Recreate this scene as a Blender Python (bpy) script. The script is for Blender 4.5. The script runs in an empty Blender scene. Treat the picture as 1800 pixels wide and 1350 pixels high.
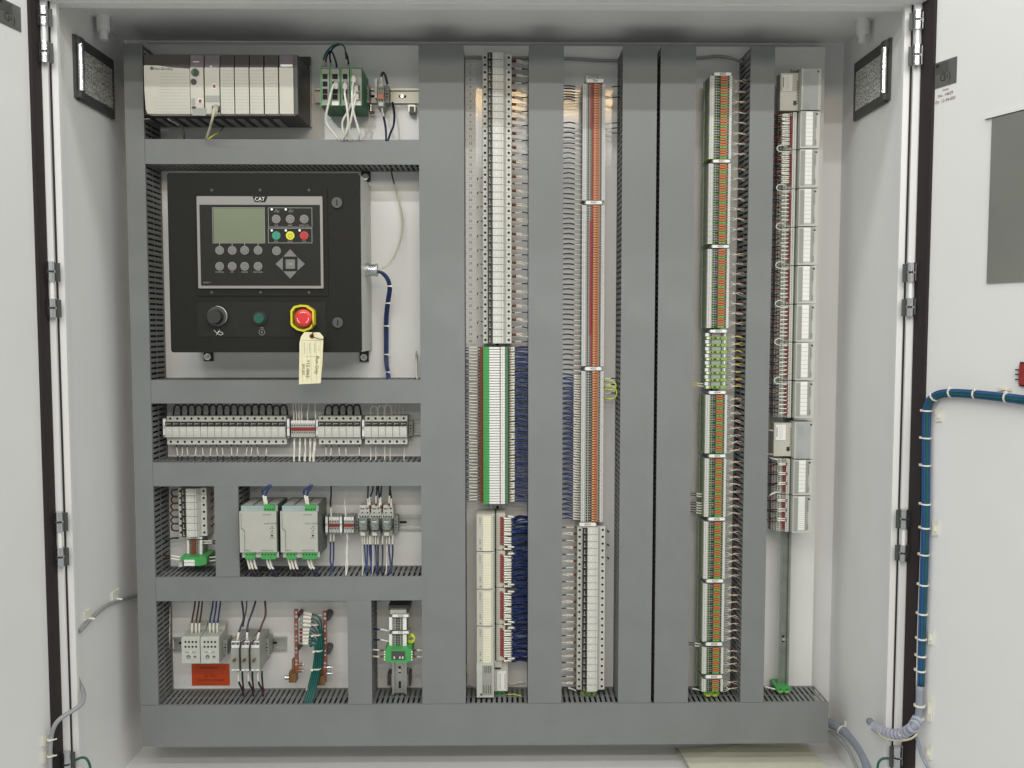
import bpy, math, random
from mathutils import Vector, Matrix
random.seed(7)
PI = math.pi
sc = bpy.context.scene
col = sc.collection

# ------------------------------------------------------------------ camera (recovered from the photo)
CD, YAW, PITCH, ROLL, F = 2.16585, 0.012405, -0.063379, 0.000243, 1600.0
fw = Vector((math.sin(YAW)*math.cos(PITCH), math.cos(YAW)*math.cos(PITCH), math.sin(PITCH)))
r0 = Vector((math.cos(YAW), -math.sin(YAW), 0)); u0 = r0.cross(fw)
RT = r0*math.cos(ROLL)+u0*math.sin(ROLL); UP = u0*math.cos(ROLL)-r0*math.sin(ROLL)
CAM = Vector((0, -CD, 0))
cd = bpy.data.cameras.new('camera'); cam = bpy.data.objects.new('camera', cd); col.objects.link(cam)
cd.sensor_width = 36.0; cd.lens = F/1800.0*36.0; cd.clip_start = 0.02; cd.clip_end = 60
cam.matrix_world = Matrix(((RT.x, UP.x, -fw.x, CAM.x), (RT.y, UP.y, -fw.y, CAM.y), (RT.z, UP.z, -fw.z, CAM.z), (0, 0, 0, 1)))
sc.camera = cam

def ray(px, py): return fw + RT*((px-900)/F) + UP*((675-py)/F)
def P(px, py, Y):                     # photo pixel -> point on the plane y = Y
    v = ray(px, py); t = (Y+CD)/v.y; return CAM + v*t
def PX(px, py, X):
    v = ray(px, py); return CAM + v*(X/v.x)
def PZ(px, py, Z):
    v = ray(px, py); return CAM + v*(Z/v.z)
def PP(px, py, p0, n):
    v = ray(px, py); return CAM + v*((p0-CAM).dot(n)/v.dot(n))
def RX(px0, py0, px1, py1, Y):        # pixel rectangle -> x0,x1,z0,z1
    m = (py0+py1)/2; h = (px0+px1)/2
    return P(px0, m, Y).x, P(px1, m, Y).x, P(h, py1, Y).z, P(h, py0, Y).z

# ------------------------------------------------------------------ materials
MATS = {}
def M(name, rgb, rough=.5, metal=0., noise=.06, scale=40, bump=0., bscale=300, coat=0., coatr=.1, emit=None, spec=.5):
    m = bpy.data.materials.new(name); m.use_nodes = True
    nt = m.node_tree; b = nt.nodes['Principled BSDF']
    b.inputs['Roughness'].default_value = rough; b.inputs['Metallic'].default_value = metal
    b.inputs['Specular IOR Level'].default_value = spec
    tc = nt.nodes.new('ShaderNodeTexCoord')
    if noise > 0:
        nz = nt.nodes.new('ShaderNodeTexNoise'); nz.inputs['Scale'].default_value = scale; nz.inputs['Detail'].default_value = 4
        nt.links.new(tc.outputs['Object'], nz.inputs['Vector'])
        rp = nt.nodes.new('ShaderNodeValToRGB')
        a = [max(0, c*(1-noise)) for c in rgb]; c2 = [min(1, c*(1+noise)) for c in rgb]
        rp.color_ramp.elements[0].position = .3; rp.color_ramp.elements[1].position = .7
        rp.color_ramp.elements[0].color = (*a, 1); rp.color_ramp.elements[1].color = (*c2, 1)
        nt.links.new(nz.outputs['Fac'], rp.inputs['Fac']); nt.links.new(rp.outputs['Color'], b.inputs['Base Color'])
        mr = nt.nodes.new('ShaderNodeMapRange'); mr.inputs['To Min'].default_value = rough*.85; mr.inputs['To Max'].default_value = min(1, rough*1.15)
        nt.links.new(nz.outputs['Fac'], mr.inputs['Value']); nt.links.new(mr.outputs['Result'], b.inputs['Roughness'])
    else:
        b.inputs['Base Color'].default_value = (*rgb, 1)
    if bump > 0:
        n2 = nt.nodes.new('ShaderNodeTexNoise'); n2.inputs['Scale'].default_value = bscale
        nt.links.new(tc.outputs['Object'], n2.inputs['Vector'])
        bp = nt.nodes.new('ShaderNodeBump'); bp.inputs['Strength'].default_value = bump; bp.inputs['Distance'].default_value = .001
        nt.links.new(n2.outputs['Fac'], bp.inputs['Height']); nt.links.new(bp.outputs['Normal'], b.inputs['Normal'])
        if coat > 0: nt.links.new(bp.outputs['Normal'], b.inputs['Coat Normal'])
    b.inputs['Coat Weight'].default_value = coat; b.inputs['Coat Roughness'].default_value = coatr
    if emit: b.inputs['Emission Color'].default_value = (*emit[0], 1); b.inputs['Emission Strength'].default_value = emit[1]
    MATS[name] = m; return m
paint = M('white_enclosure_paint', (.765, .765, .755), .38, noise=.015, scale=6, bump=.12, bscale=500)
panelw = M('white_panel_paint', (.76, .76, .74), .42, noise=.02, scale=8, bump=.10, bscale=150, coat=.7, coatr=.05)
ductg = M('grey_duct_plastic', (.190, .199, .197), .62, noise=.05, scale=14, bump=.15, bscale=900)
ductin = M('grey_duct_wall', (.185, .192, .186), .6, noise=.05, scale=14)
rubber = M('black_gasket_rubber', (.018, .012, .012), .8, noise=.2)
chrome = M('zinc_chrome', (.62, .64, .66), .22, 1., noise=.05)
steel = M('galvanised_steel', (.50, .51, .47), .42, .85, noise=.1, scale=30)
railm = M('passivated_rail_steel', (.24, .27, .23), .45, .45, noise=.15, scale=40)
steelm = M('brushed_steel_sheet', (.34, .35, .32), .36, .6, noise=.05, scale=5)
blk = M('black_plastic', (.022, .022, .02), .45, noise=.15)
blkp = M('black_powder_coat', (.014, .014, .0115), .6, noise=.2, scale=250, bump=.2, bscale=700, spec=.18)
blkp2 = M('satin_black_face', (.018, .018, .0165), .55, noise=.1, spec=.2)
dkhole = M('dark_recess', (.008, .008, .007), .8, noise=0)  # thin surface patches in this colour paint the shade inside holes and slots
slate = M('charcoal_plastic', (.06, .065, .06), .45)
lg = M('light_grey_plastic', (.50, .51, .46), .45, noise=.04)
lg2 = M('pale_grey_plastic', (.60, .60, .55), .42, noise=.03)
mg = M('mid_grey_plastic', (.30, .31, .28), .5, noise=.05)
plcg = M('plc_grey_plastic', (.50, .49, .42), .5, noise=.03)
adg = M('adapter_blue_grey', (.36, .38, .375), .5)
tgreen2 = M('dusky_green_edge', (.085, .20, .10), .5)
loomb = M('blue_loom_wire', (.016, .07, .19), .4)
strip = M('printed_marker_strip', (.60, .60, .585), .5, noise=.03)
tg = M('terminal_grey_plastic', (.37, .38, .34), .5, noise=.04)
white = M('white_label_plastic', (.80, .80, .77), .5, noise=.02)
cream = M('cream_card', (.74, .72, .55), .6, noise=.03)
sleeve = M('white_wire_sleeve', (.74, .72, .63), .5, noise=.05)
navy = M('navy_wire', (.016, .035, .13), .38, noise=.2)
navyd = M('dark_navy_wire', (.010, .015, .045), .4, noise=.2)
blackw = M('black_wire', (.012, .012, .013), .4)
brownw = M('dark_brown_wire', (.06, .025, .014), .4)
redw = M('red_wire', (.21, .02, .02), .4)
dredw = M('dark_red_wire', (.075, .012, .014), .4)
whitew = M('white_wire', (.68, .67, .60), .4)
beigew = M('beige_cable', (.52, .50, .36), .45)
greyw = M('grey_cable', (.30, .31, .32), .45)
bluegw = M('blue_grey_loom', (.25, .28, .33), .5)
lilac = M('lilac_spiral_wrap', (.42, .42, .52), .45)
tealw = M('teal_green_wire', (.006, .095, .082), .38, noise=.15)
gyw = M('yellow_green_wire', (.55, .62, .05), .4)
green = M('green_terminal_plastic', (.055, .33, .085), .42, noise=.06)
green2 = M('deep_green_housing', (.03, .16, .07), .45, noise=.06)
lime = M('lime_terminal_plastic', (.25, .42, .09), .45)
tgreen = M('muted_green_cap', (.16, .38, .09), .45)
orange = M('orange_jumper', (.46, .15, .045), .45)
red = M('red_jumper', (.27, .028, .026), .45)
brown = M('rust_brown_connector', (.20, .055, .02), .5)
copper = M('copper_bar', (.33, .12, .08), .42, .6, noise=.2)
bronze = M('bronze_lug', (.26, .14, .06), .42, .8, noise=.3)
orlab = M('orange_red_label', (.62, .075, .012), .5, noise=.05)
ink = M('black_print', (.02, .02, .02), .6, noise=0)
inkr = M('dark_red_print', (.16, .008, .006), .6, noise=0)
inkg = M('grey_print', (.33, .33, .30), .6, noise=0)
yellow = M('yellow_guard', (.62, .56, .02), .4)
estop = M('red_stop_button', (.62, .03, .03), .35)
lcd = M('green_lcd_glass', (.155, .185, .115), .25, noise=.03, scale=10)
btn = M('grey_button_film', (.15, .15, .14), .5)
bezel = M('silver_grey_film', (.25, .245, .225), .45, noise=.02)
tagc = M('manila_tag_card', (.72, .68, .45), .7, noise=.04)
manila = M('manila_envelope_paper', (.62, .62, .50), .75, noise=.03)
lensm = M('prismatic_lens', (.58, .58, .50), .25, .1, noise=.9, scale=260, bump=1., bscale=350, coat=.5)  # strong colour speckle paints in the sparkle of the prisms
labelg = M('grey_foil_label', (.15, .155, .145), .4, .3, noise=.05)
tie = M('white_cable_tie', (.76, .74, .66), .4)
mountp = M('cream_tie_mount', (.72, .72, .62), .5)
psg = M('power_supply_grey', (.47, .475, .42), .45, .2, noise=.03)
bluel = M('pale_blue_trim', (.33, .42, .42), .4)
smoke = M('smoked_clear_cover', (.13, .11, .13), .12, noise=.2)
mesh_g = M('vent_mesh_grey', (.12, .15, .13), .5, .3, noise=.8, scale=350)

# ------------------------------------------------------------------ mesh builder
TXT = {}
def glyphs(s):
    if s not in TXT:
        c = bpy.data.curves.new('t', 'FONT'); c.body = s; c.size = 1; c.align_x = 'CENTER'; c.align_y = 'CENTER'; c.resolution_u = 2
        o = bpy.data.objects.new('t', c); me = bpy.data.meshes.new_from_object(o)
        TXT[s] = ([v.co.copy() for v in me.vertices], [tuple(p.vertices) for p in me.polygons])
        bpy.data.objects.remove(o); bpy.data.curves.remove(c); bpy.data.meshes.remove(me)
    return TXT[s]
class MB:
    def __init__(s): s.v = []; s.f = []; s.m = []; s.s = []; s.mats = []
    def mi(s, m):
        if m not in s.mats: s.mats.append(m)
        return s.mats.index(m)
    def add(s, vs, fs, m, sm=False):
        b = len(s.v); s.v += [Vector(v) for v in vs]; k = s.mi(m)
        for f in fs: s.f.append(tuple(i+b for i in f)); s.m.append(k); s.s.append(sm)
        return s
    def box(s, x0, x1, y0, y1, z0, z1, m):
        if x0 > x1: x0, x1 = x1, x0
        if y0 > y1: y0, y1 = y1, y0
        if z0 > z1: z0, z1 = z1, z0
        return s.add([(x, y, z) for x in (x0, x1) for y in (y0, y1) for z in (z0, z1)],
                     [(0, 1, 3, 2), (4, 6, 7, 5), (0, 4, 5, 1), (2, 3, 7, 6), (0, 2, 6, 4), (1, 5, 7, 3)], m)
    def pbox(s, px0, py0, px1, py1, yf, yb, m):       # pixel rectangle measured at its front plane yf
        x0, x1, z0, z1 = RX(px0, py0, px1, py1, yf); return s.box(x0, x1, yf, yb, z0, z1, m)
    def obox(s, o, a, b, c, m):                       # oriented box: corner + three edge vectors
        o, a, b, c = map(Vector, (o, a, b, c))
        return s.add([o, o+c, o+b, o+b+c, o+a, o+a+c, o+a+b, o+a+b+c],
                     [(0, 1, 3, 2), (4, 6, 7, 5), (0, 4, 5, 1), (2, 3, 7, 6), (0, 2, 6, 4), (1, 5, 7, 3)], m)
    def cyl(s, p0, p1, r, m, n=12, r1=None):
        p0 = Vector(p0); p1 = Vector(p1); d = (p1-p0).normalized(); r1 = r if r1 is None else r1
        a = d.orthogonal().normalized(); b = d.cross(a)
        vs = []
        for p, q in ((p0, r), (p1, r1)):
            for i in range(n): t = 2*PI*i/n; vs.append(p+a*(q*math.cos(t))+b*(q*math.sin(t)))
        s.add(vs, [(i, (i+1) % n, n+(i+1) % n, n+i) for i in range(n)], m, True)
        return s.add(vs, [tuple(range(n))[::-1], tuple(range(n, 2*n))], m)
    def prism(s, pts, y0, y1, m):                     # pts in (x,z), extruded along y
        n = len(pts); vs = [(x, y0, z) for x, z in pts]+[(x, y1, z) for x, z in pts]
        return s.add(vs, [tuple(range(n)), tuple(range(2*n-1, n-1, -1))]+[(i, i+n, (i+1) % n+n, (i+1) % n) for i in range(n)], m)
    def xprism(s, pts, x0, x1, m):                    # pts in (y,z), extruded along x
        n = len(pts); vs = [(x0, y, z) for y, z in pts]+[(x1, y, z) for y, z in pts]
        return s.add(vs, [tuple(range(n)), tuple(range(2*n-1, n-1, -1))]+[(i, i+n, (i+1) % n+n, (i+1) % n) for i in range(n)], m)
    def tube(s, pts, r, m, n=6, seg=3, bands=None):   # bands: [(fraction, material, radius factor)]
        pts = [Vector(p) for p in pts]; q = []
        if len(pts) > 2 and seg > 1:
            e = [pts[0]*2-pts[1]]+pts+[pts[-1]*2-pts[-2]]
            for i in range(1, len(e)-2):
                for k in range(seg):
                    t = k/seg; a, b, c, d = e[i-1], e[i], e[i+1], e[i+2]
                    q.append(.5*((2*b)+(c-a)*t+(2*a-5*b+4*c-d)*t*t+(3*b-a-3*c+d)*t**3))
            q.append(pts[-1])
        else: q = pts
        L = [0]
        for i in range(1, len(q)): L.append(L[-1]+(q[i]-q[i-1]).length)
        T = L[-1] or 1
        bands = bands or [(0, m, 1)]
        # insert band boundaries
        ring = []
        for i in range(len(q)):
            ring.append((L[i]/T, q[i]))
        for f, _, _ in bands[1:]:
            for i in range(len(q)-1):
                if L[i]/T < f < L[i+1]/T:
                    t = (f*T-L[i])/(L[i+1]-L[i]); p = q[i].lerp(q[i+1], t); ring.append((f-1e-4, p)); ring.append((f+1e-4, p+(q[i+1]-q[i])*1e-3)); break
        ring.sort(key=lambda a: a[0])
        def band(t):
            k = bands[0]
            for b_ in bands:
                if t >= b_[0]-1e-9: k = b_
            return k
        nrm = None; vs = []; N = len(ring)
        for i in range(N):
            d = (ring[min(i+1, N-1)][1]-ring[max(i-1, 0)][1])
            if d.length < 1e-9: d = Vector((0, 0, 1))
            d.normalize()
            if nrm is None: nrm = d.orthogonal().normalized()
            else:
                nrm = nrm-d*nrm.dot(d)
                nrm = nrm.normalized() if nrm.length > 1e-6 else d.orthogonal().normalized()
            b = d.cross(nrm); rr = r*band(ring[i][0])[2]
            for k in range(n): t = 2*PI*k/n; vs.append(ring[i][1]+nrm*(rr*math.cos(t))+b*(rr*math.sin(t)))
        base = len(s.v); s.v += vs
        for i in range(N-1):
            mm = s.mi(band((ring[i][0]+ring[i+1][0])/2)[1])
            for k in range(n):
                s.f.append((base+i*n+k, base+i*n+(k+1) % n, base+(i+1)*n+(k+1) % n, base+(i+1)*n+k)); s.m.append(mm); s.s.append(True)
        s.f.append(tuple(base+k for k in range(n))[::-1]); s.m.append(s.mi(bands[0][1])); s.s.append(False)
        s.f.append(tuple(base+(N-1)*n+k for k in range(n))); s.m.append(s.mi(bands[-1][1])); s.s.append(False)
        return s
    def text(s, t, size, c, m, right=(1, 0, 0), up=(0, 0, 1)):
        vs, fs = glyphs(t); c = Vector(c); R_ = Vector(right).normalized(); U_ = Vector(up).normalized()
        return s.add([c+R_*(v.x*size)+U_*(v.y*size) for v in vs], fs, m)
    def ptext(s, t, hpx, px, py, Y, m, rot=0):
        c = P(px, py, Y); sz = hpx/F*(Y+CD)*1.35; a = math.radians(rot)
        return s.text(t, sz, c, m, (math.cos(a), 0, math.sin(a)), (-math.sin(a), 0, math.cos(a)))
    def disc(s, px, py, rpx, Y, m, th=.002, n=16):
        c = P(px, py, Y); r = rpx/F*(Y+CD); return s.cyl(c+Vector((0, th, 0)), c, r, m, n)
    def build(s, name, parent=None, local=False, loc=None):
        me = bpy.data.meshes.new(name)
        if parent is not None and not local: o0 = WL[parent.name]
        elif local: o0 = Vector((0, 0, 0))
        else:
            if loc is None:
                mn = [min(v[i] for v in s.v) for i in range(3)]; mx = [max(v[i] for v in s.v) for i in range(3)]
                loc = Vector([(a+b)/2 for a, b in zip(mn, mx)])
            o0 = Vector(loc)
        me.from_pydata([v-o0 for v in s.v], [], s.f)
        for m in s.mats: me.materials.append(m)
        me.polygons.foreach_set('material_index', s.m); me.polygons.foreach_set('use_smooth', s.s)
        me.update()
        o = bpy.data.objects.new(name, me); col.objects.link(o)
        if parent is not None: o.parent = parent; WL[o.name] = o0
        elif not local: o.location = o0; WL[o.name] = o0
        return o
WL = {}
def tag(o, label=None, cat=None, group=None, kind=None):
    if label: o['label'] = label
    if cat: o['category'] = cat
    if group: o['group'] = group
    if kind: o['kind'] = kind
    return o
def thing(name, label, cat, loc=(0, 0, 0), group=None):
    o = bpy.data.objects.new(name, None); o.empty_display_size = .02; col.objects.link(o); o.location = loc; WL[o.name] = Vector(loc)
    return tag(o, label, cat, group)
def dup(root, loc, roty=None, label=None, group=None):
    r = root.copy(); col.objects.link(r); r.location = loc
    if roty is not None: r.rotation_euler = (0, roty, 0)
    if label: r['label'] = label
    if group: r['group'] = group
    for ch in list(root.children):
        c = ch.copy(); col.objects.link(c); c.parent = r
    return r
ORD = 'first second third fourth fifth sixth seventh eighth ninth tenth eleventh twelfth thirteenth fourteenth fifteenth sixteenth seventeenth eighteenth nineteenth twentieth'.split()
def od(i):
    if i < 20: return ORD[i]
    k = i+1; return '%d%s' % (k, 'th' if 10 < k % 100 < 14 else {1: 'st', 2: 'nd', 3: 'rd'}.get(k % 10, 'th'))
def J(a): return random.uniform(-a, a)

# ------------------------------------------------------------------ enclosure
XL, XR, YB, YF, ZF, ZC = -.887, .818, .04, -.315, -1.041, .672
encl = thing('control_cabinet', 'large white steel control cabinet standing open with both doors swung back', 'cabinet', (0, YB, ZF))
T = .0025
b = MB(); b.box(XL-.02, XR+.02, YB, YB+T, ZF-.05, ZC+.05, paint); b.build('back_plate', encl)
b = MB(); b.box(XL, XR, YF, YB-.001, ZC, ZC+T, paint)
b.box(XL, XR, YF, YF+.002, .637, ZC-.0005, paint); b.box(XL, XR, YF+.003, YF+.03, .637, .639, paint)
b.box(XL-.02, XR+.02, YF-.034, YF-.0006, .6396, .6416, paint)
b.build('top_plate', encl)
b = MB(); b.box(XL, XR, YF, YB-.001, ZF-T, ZF, paint); b.box(XL, XR, YF, YF+.002, ZF+.0005, ZF+.03, paint); b.build('floor_plate', encl)
for s, X in ((-1, XL), (1, XR)):
    b = MB(); b.box(X, X+s*T, YF, YB-.001, ZF-.05, ZC+.05, paint)
    b.box(X+s*.0005, X-s*.0105, YF-.0005, YF+.0015, ZF-.05, .6392, paint); b.box(X-s*.0090, X-s*.0105, YF+.0016, YF+.010, ZF, .637, paint)
    b.box(X+s*.0026, X+s*.0050, YF-.004, YF+.02, ZF-.05, .6392, rubber)  # black strip stands in for the shade in the gap beside the door
    b.build('side_wall', encl)
# raised seam pressed in the ceiling corners
for s in (-1, 1):
    b = MB(); xa = XL+.045 if s < 0 else XR-.045; xb = XL+.15 if s < 0 else XR-.15
    b.box(xa, xb, -.262, -.2605, ZC-.0025, ZC+.001, mg); b.box(xa-.001, xa+.001, -.2595, -.19, ZC-.0025, ZC+.001, mg)
    b.build('ceiling_seam', encl)
    p = P(182 if s < 0 else 1517, 38, -.13)
    b = MB(); b.cyl((p.x, p.y, ZC), (p.x, p.y, ZC-.032), .015, paint, 6); b.cyl((p.x, p.y, ZC-.032), (p.x, p.y, ZC-.05), .009, paint, 12)
    b.build('ceiling_bolt', encl)

DOOR = {}
for s, ang, hx, lab in ((-1, 9, P(81, 500, YF-.01).x, 'white door swung open at the left edge'), (1, 20, P(1611, 500, YF-.01).x, 'white door with blue cable loom and steel plate')):
    a = math.radians(ang); o = Vector((hx, YF-.012, 0))
    u = Vector((s*math.sin(a), -math.cos(a), 0)); n = Vector((-s*math.cos(a), -math.sin(a), 0)); z = Vector((0, 0, 1))
    DOOR[s] = (o, u, n)
    b = MB(); zt, zb = .70, -1.12
    b.obox(o+z*zb-n*.002, u*.86, n*.002, z*(zt-zb), paint)
    fl = (XL-.0045-hx) if s < 0 else (XR+.0045-hx)
    b.obox(o+z*zb, Vector((fl, 0, 0)), Vector((0, .002, 0)), z*(zt-zb), paint)
    d = b.build('door', encl); d['label'] = lab
    b = MB(); g0 = .001
    b.obox(o+z*zb+u*g0, u*(.028 if s < 0 else .031), n*.007, z*(zt-zb), rubber); gk = b.build('gasket', d)
    # hinges
    hy = [(12, 45, 73, 110), (460, 495, 525, 558), (900, 934, 962, 995), (1322, 1362, 1385, 1420)] if s < 0 else [(19, 52, 79, 115), (462, 496, 524, 556), (895, 929, 957, 986), (1312, 1350, 1375, 1410)]
    for q in hy:
        b = MB(); ym = (q[0]+q[3])/2; hpx = (83+(ym-60)*.0235+.6) if s < 0 else (1608-(ym-60)*.0180)
        c = Vector((hx-s*.0175, YF-.022, 0))
        for k in (0, 2):
            z1 = P(hpx, q[k], c.y).z; z0 = P(hpx, q[k+1], c.y).z; zm = (z0+z1)/2
            b.cyl((c.x, c.y, zm+.002), (c.x, c.y, z1), .0084, chrome, 16); b.cyl((c.x, c.y, z0), (c.x, c.y, zm-.002), .0084, chrome, 16)
            b.cyl((c.x, c.y, zm-.004), (c.x, c.y, zm+.004), .004, slate, 10)
            b.box(c.x-s*.006, c.x-s*.0145, c.y+.004, c.y+.006, z0, z1-.002, slate)
            b.box(c.x+s*.006, c.x+s*.0125, c.y+.003, c.y+.005, z0+.003, z1, chrome)
            if k == 0: b.cyl((c.x, c.y, z0), (c.x, c.y, P(hpx, q[2], c.y).z), .0045, paint, 10)
        b.build('hinge', d)

def OD(px, py, s, off=0.): o, u, n = DOOR[s]; return PP(px, py, o+n*off, n)

# wall lights: framed prismatic lens with a bright bar
for s, X, q, lab in ((-1, XL, ((127, 60), (196, 107), (197, 208), (129, 174)), 'framed prismatic cabinet light on the left inner wall beside the controller rack'),
                (1, XR, ((1568, 68), (1505, 112), (1505, 212), (1567, 178)), 'framed prismatic cabinet light on the right inner wall')):
    A = PX(*q[0], X); B = PX(*q[1], X); C = PX(*q[2], X); D = PX(*q[3], X)
    y0 = (A.y+D.y)/2; y1 = (B.y+C.y)/2; z1 = (A.z+B.z)/2; z0 = (C.z+D.z)/2
    t = thing('wall_light', lab, 'light fixture', (X, (y0+y1)/2, z0)); k = -s
    b = MB(); th = .006
    b.box(X, X+k*th, y0+.012, y1, z1-.02, z1, slate); b.box(X, X+k*th, y0+.012, y1, z0, z0+.02, slate)
    b.box(X, X+k*th, y0, y0+.0119, z0+.002, z1, slate); b.box(X, X+k*th, y1-.006, y1-.0001, z0+.0201, z1-.0201, slate); b.build('frame', t)
    b = MB(); b.box(X, X+k*.004, y0+.0125, y1-.0065, z0+.0205, z1-.0205, lensm)
    n = 9
    for i in range(n):
        zz = z0+.024+(z1-z0-.048)*i/(n-1); b.box(X+k*.004, X+k*.0052, y0+.02, y1-.008, zz-.0022, zz+.0022, lensm)
    b.build('lens', t)
    b = MB(); b.cyl((X+k*.012, y0+.01, z0+.018), (X+k*.012, y0+.01, z1-.018), .0072, chrome, 12)
    b.build('bar', t)
    for zz in (z0+.004, z1-.018):
        b = MB(); b.box(X+k*.0061, X+k*.016, y0+.002, y0+.02, zz, zz+.0135, slate); b.build('clip', t)

# ------------------------------------------------------------------ mounting panel
b = MB(); pr = P(1427, 1180, 0).x
b.box(-.85, pr, 0, .003, -1.01, .652, panelw)
o = b.build('mounting_panel'); tag(o, 'white painted mounting panel behind all the ducts and rails', 'panel')
# grey service cable along the panel head
b = MB(); b.tube([P(790, 100, -.006), P(850, 101, -.006), P(1000, 103, -.006), P(1050, 106, -.006), P(1110, 106, -.006), P(1225, 102, -.006), P(1265, 99, -.008), P(1300, 107, -.02), P(1322, 120, -.04)], .0035, greyw)
tag(b.build('grey_cable'), 'grey cable running across the shaded head of the panel behind the ducts', 'cable')

# ------------------------------------------------------------------ wiring ducts
def duct(x0, x1, z0, z1, vert, label, slots=(1, 1), D=.1, cover_over=0):
    t = thing('wiring_duct', label, 'cable duct', ((x0+x1)/2, 0, z0), 'grey slotted wiring ducts')
    ch = MB(); w = .0018
    pitch, sl = .0122, .0050
    def put(a0, a1, y0, y1, b0, b1):   # a across, b along
        if vert: ch.box(a0, a1, y0, y1, b0, b1, ductin)
        else: ch.box(b0, b1, y0, y1, a0, a1, ductin)
    A0, A1, B0, B1 = (x0, x1, z0, z1) if vert else (z0, z1, x0, x1)
    put(A0, A1, -.002, -.0001, B0, B1)
    for k, (wa, wb) in enumerate(((A0, A0+w), (A1-w, A1))):
        put(wa, wb, -.008, -.002, B0, B1); put(wa, wb, -D+.002, -D+.009, B0, B1)
        if not slots[k]: put(wa, wb, -D+.009, -.008, B0, B1); continue
        n = int((B1-B0)/pitch); e = (B1-B0-n*pitch)/2
        put(wa, wb, -.0545, -.053, B0, B1)
        for i in range(n+1):
            c = B0+e+i*pitch; f0 = max(B0, c-(pitch-sl)/2); f1 = min(B1, c+(pitch-sl)/2)
            if f1 > f0:
                put(wa, wb, -.053, -.008, f0, f1); put(wa, wb, -D+.009, -.0545, f0, f1)
    ch.build('channel', t)
    cv = MB()
    if vert:
        cv.box(x0-.0006, x1+.0006, -D, -D+.0019, z0+.0006, z1, ductg)
    else:
        cv.box(x0+.0006, x1, -D, -D+.0019, z0-.0006, z1+.0006, ductg)
    cv.build('cover', t)
    # dark bundle of conductors lying inside, what the slots look in on
    cn = MB(); mid = (A0+A1)/2; hw = (A1-A0)/2-.005
    for k in range(4):
        a = mid-hw*.8+hw*1.6*k/3
        pts = []
        for i in range(7):
            bb = B0+.006+(B1-B0-.012)*i/6
            aa = a+J(hw*.15); yy = -.012-.016*(k % 2)+J(.004)
            pts.append((aa, yy, bb) if vert else (bb, yy, aa))
        cn.tube(pts, min(.006, hw*.3), navyd, 6, 2)
    cn.build('inner_wires', t)
    return t
zT, zBt, zB = .6232, -.8772, -.9739
duct(-.8335, -.7931, zBt+.0008, zT, True, 'tall narrow grey wiring duct at the far left edge')
duct(-.8335, .7659, zB, zBt, False, 'wide grey wiring duct along the whole bottom of the panel')
V = [(-.1817, -.0823, 'wide tall grey duct between the controller bay and the fuse column'), (.0635, .1402, 'tall grey duct between the fuse column and the red and orange terminals'),
     (.2734, .3487, 'tall grey duct left of the narrow black gap'), (.3577, .4354, 'tall grey duct right of the narrow black gap'), (.559, .612, 'slim tall grey duct between green terminals and the rightmost modules')]
for x0, x1, lb in V: duct(x0, x1, zBt+.0008, zT, True, lb)
H = [(.3615, .415, 'horizontal grey duct under the controller rack'), (-.1742, -.1219, 'horizontal grey duct under the black operator panel box'),
     (-.3638, -.3104, 'horizontal grey duct under the row of fuse holders'), (-.6302, -.5758, 'horizontal grey duct under the power supplies')]
for z0, z1, lb in H: duct(-.7925, -.1823, z0, z1, False, lb)
xa, xb = P(378.5, 935, -.1).x, P(419.5, 935, -.1).x
duct(xa, xb, -.5750, -.3646, True, 'short grey duct between the small fuse column and the power supplies')
xa, xb = P(612, 1150, -.1).x, P(653, 1150, -.1).x
duct(xa, xb, zBt+.0008, -.6310, True, 'short grey duct right of the copper ground bars')

# ------------------------------------------------------------------ DIN rails
def rail(c, a0, a1, vert, label, yb=-.0005, half=.0172, slots=None, stand=0, m=None):
    steel = m or MATS['galvanised_steel']
    t = MB(); y0 = yb; w = .0012
    def put(p0, p1, q0, q1, y0_, y1_, m):
        if vert: t.box(c+p0, c+p1, y0_, y1_, q0, q1, m)
        else: t.box(q0, q1, y0_, y1_, c+p0, c+p1, m)
    put(-half+.005, half-.005, a0, a1, y0-w, y0, steel)
    for s in (-1, 1):
        p = sorted((s*(half-.005), s*(half-.0038))); put(p[0], p[1], a0, a1, y0-.0075, y0-w, steel)
        p = sorted((s*(half-.005), s*half)); put(p[0], p[1], a0, a1, y0-.0075-w, y0-.0075, steel)
    n = int((a1-a0)/.0365)
    for i in range(n):
        q = a0+.012+i*.0365
        if m and i % 8 != 3: continue
        if q+.018 < a1: put(-.0028, .0028, q, q+.017, y0-w-.0002, y0-w+.0001, dkhole)
        if (i % 4 == 1 or m) and q+.018 < a1:
            p = (c, y0-w, q+.008) if vert else (q+.008, y0-w, c)
            t.cyl(p, (p[0], p[1]-.003, p[2]), .0042, chrome, 12)
    if stand:
        for q in (a0+.03, a1-.03) if stand == 1 else stand:
            if vert: t.box(c-.02, c+.02, y0, -.0001, q-.015, q+.015, steel)
            else: t.box(q-.015, q+.015, y0, -.0001, c-.02, c+.02, steel)
    return tag(t.build('din_rail'), label, 'mounting rail', 'steel mounting rails')
zr1 = (P(650, 168, -.009).z)
rail(zr1, P(553, 168, -.009).x, -.1825, False, 'galvanised slotted rail behind the green network switches')

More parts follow.
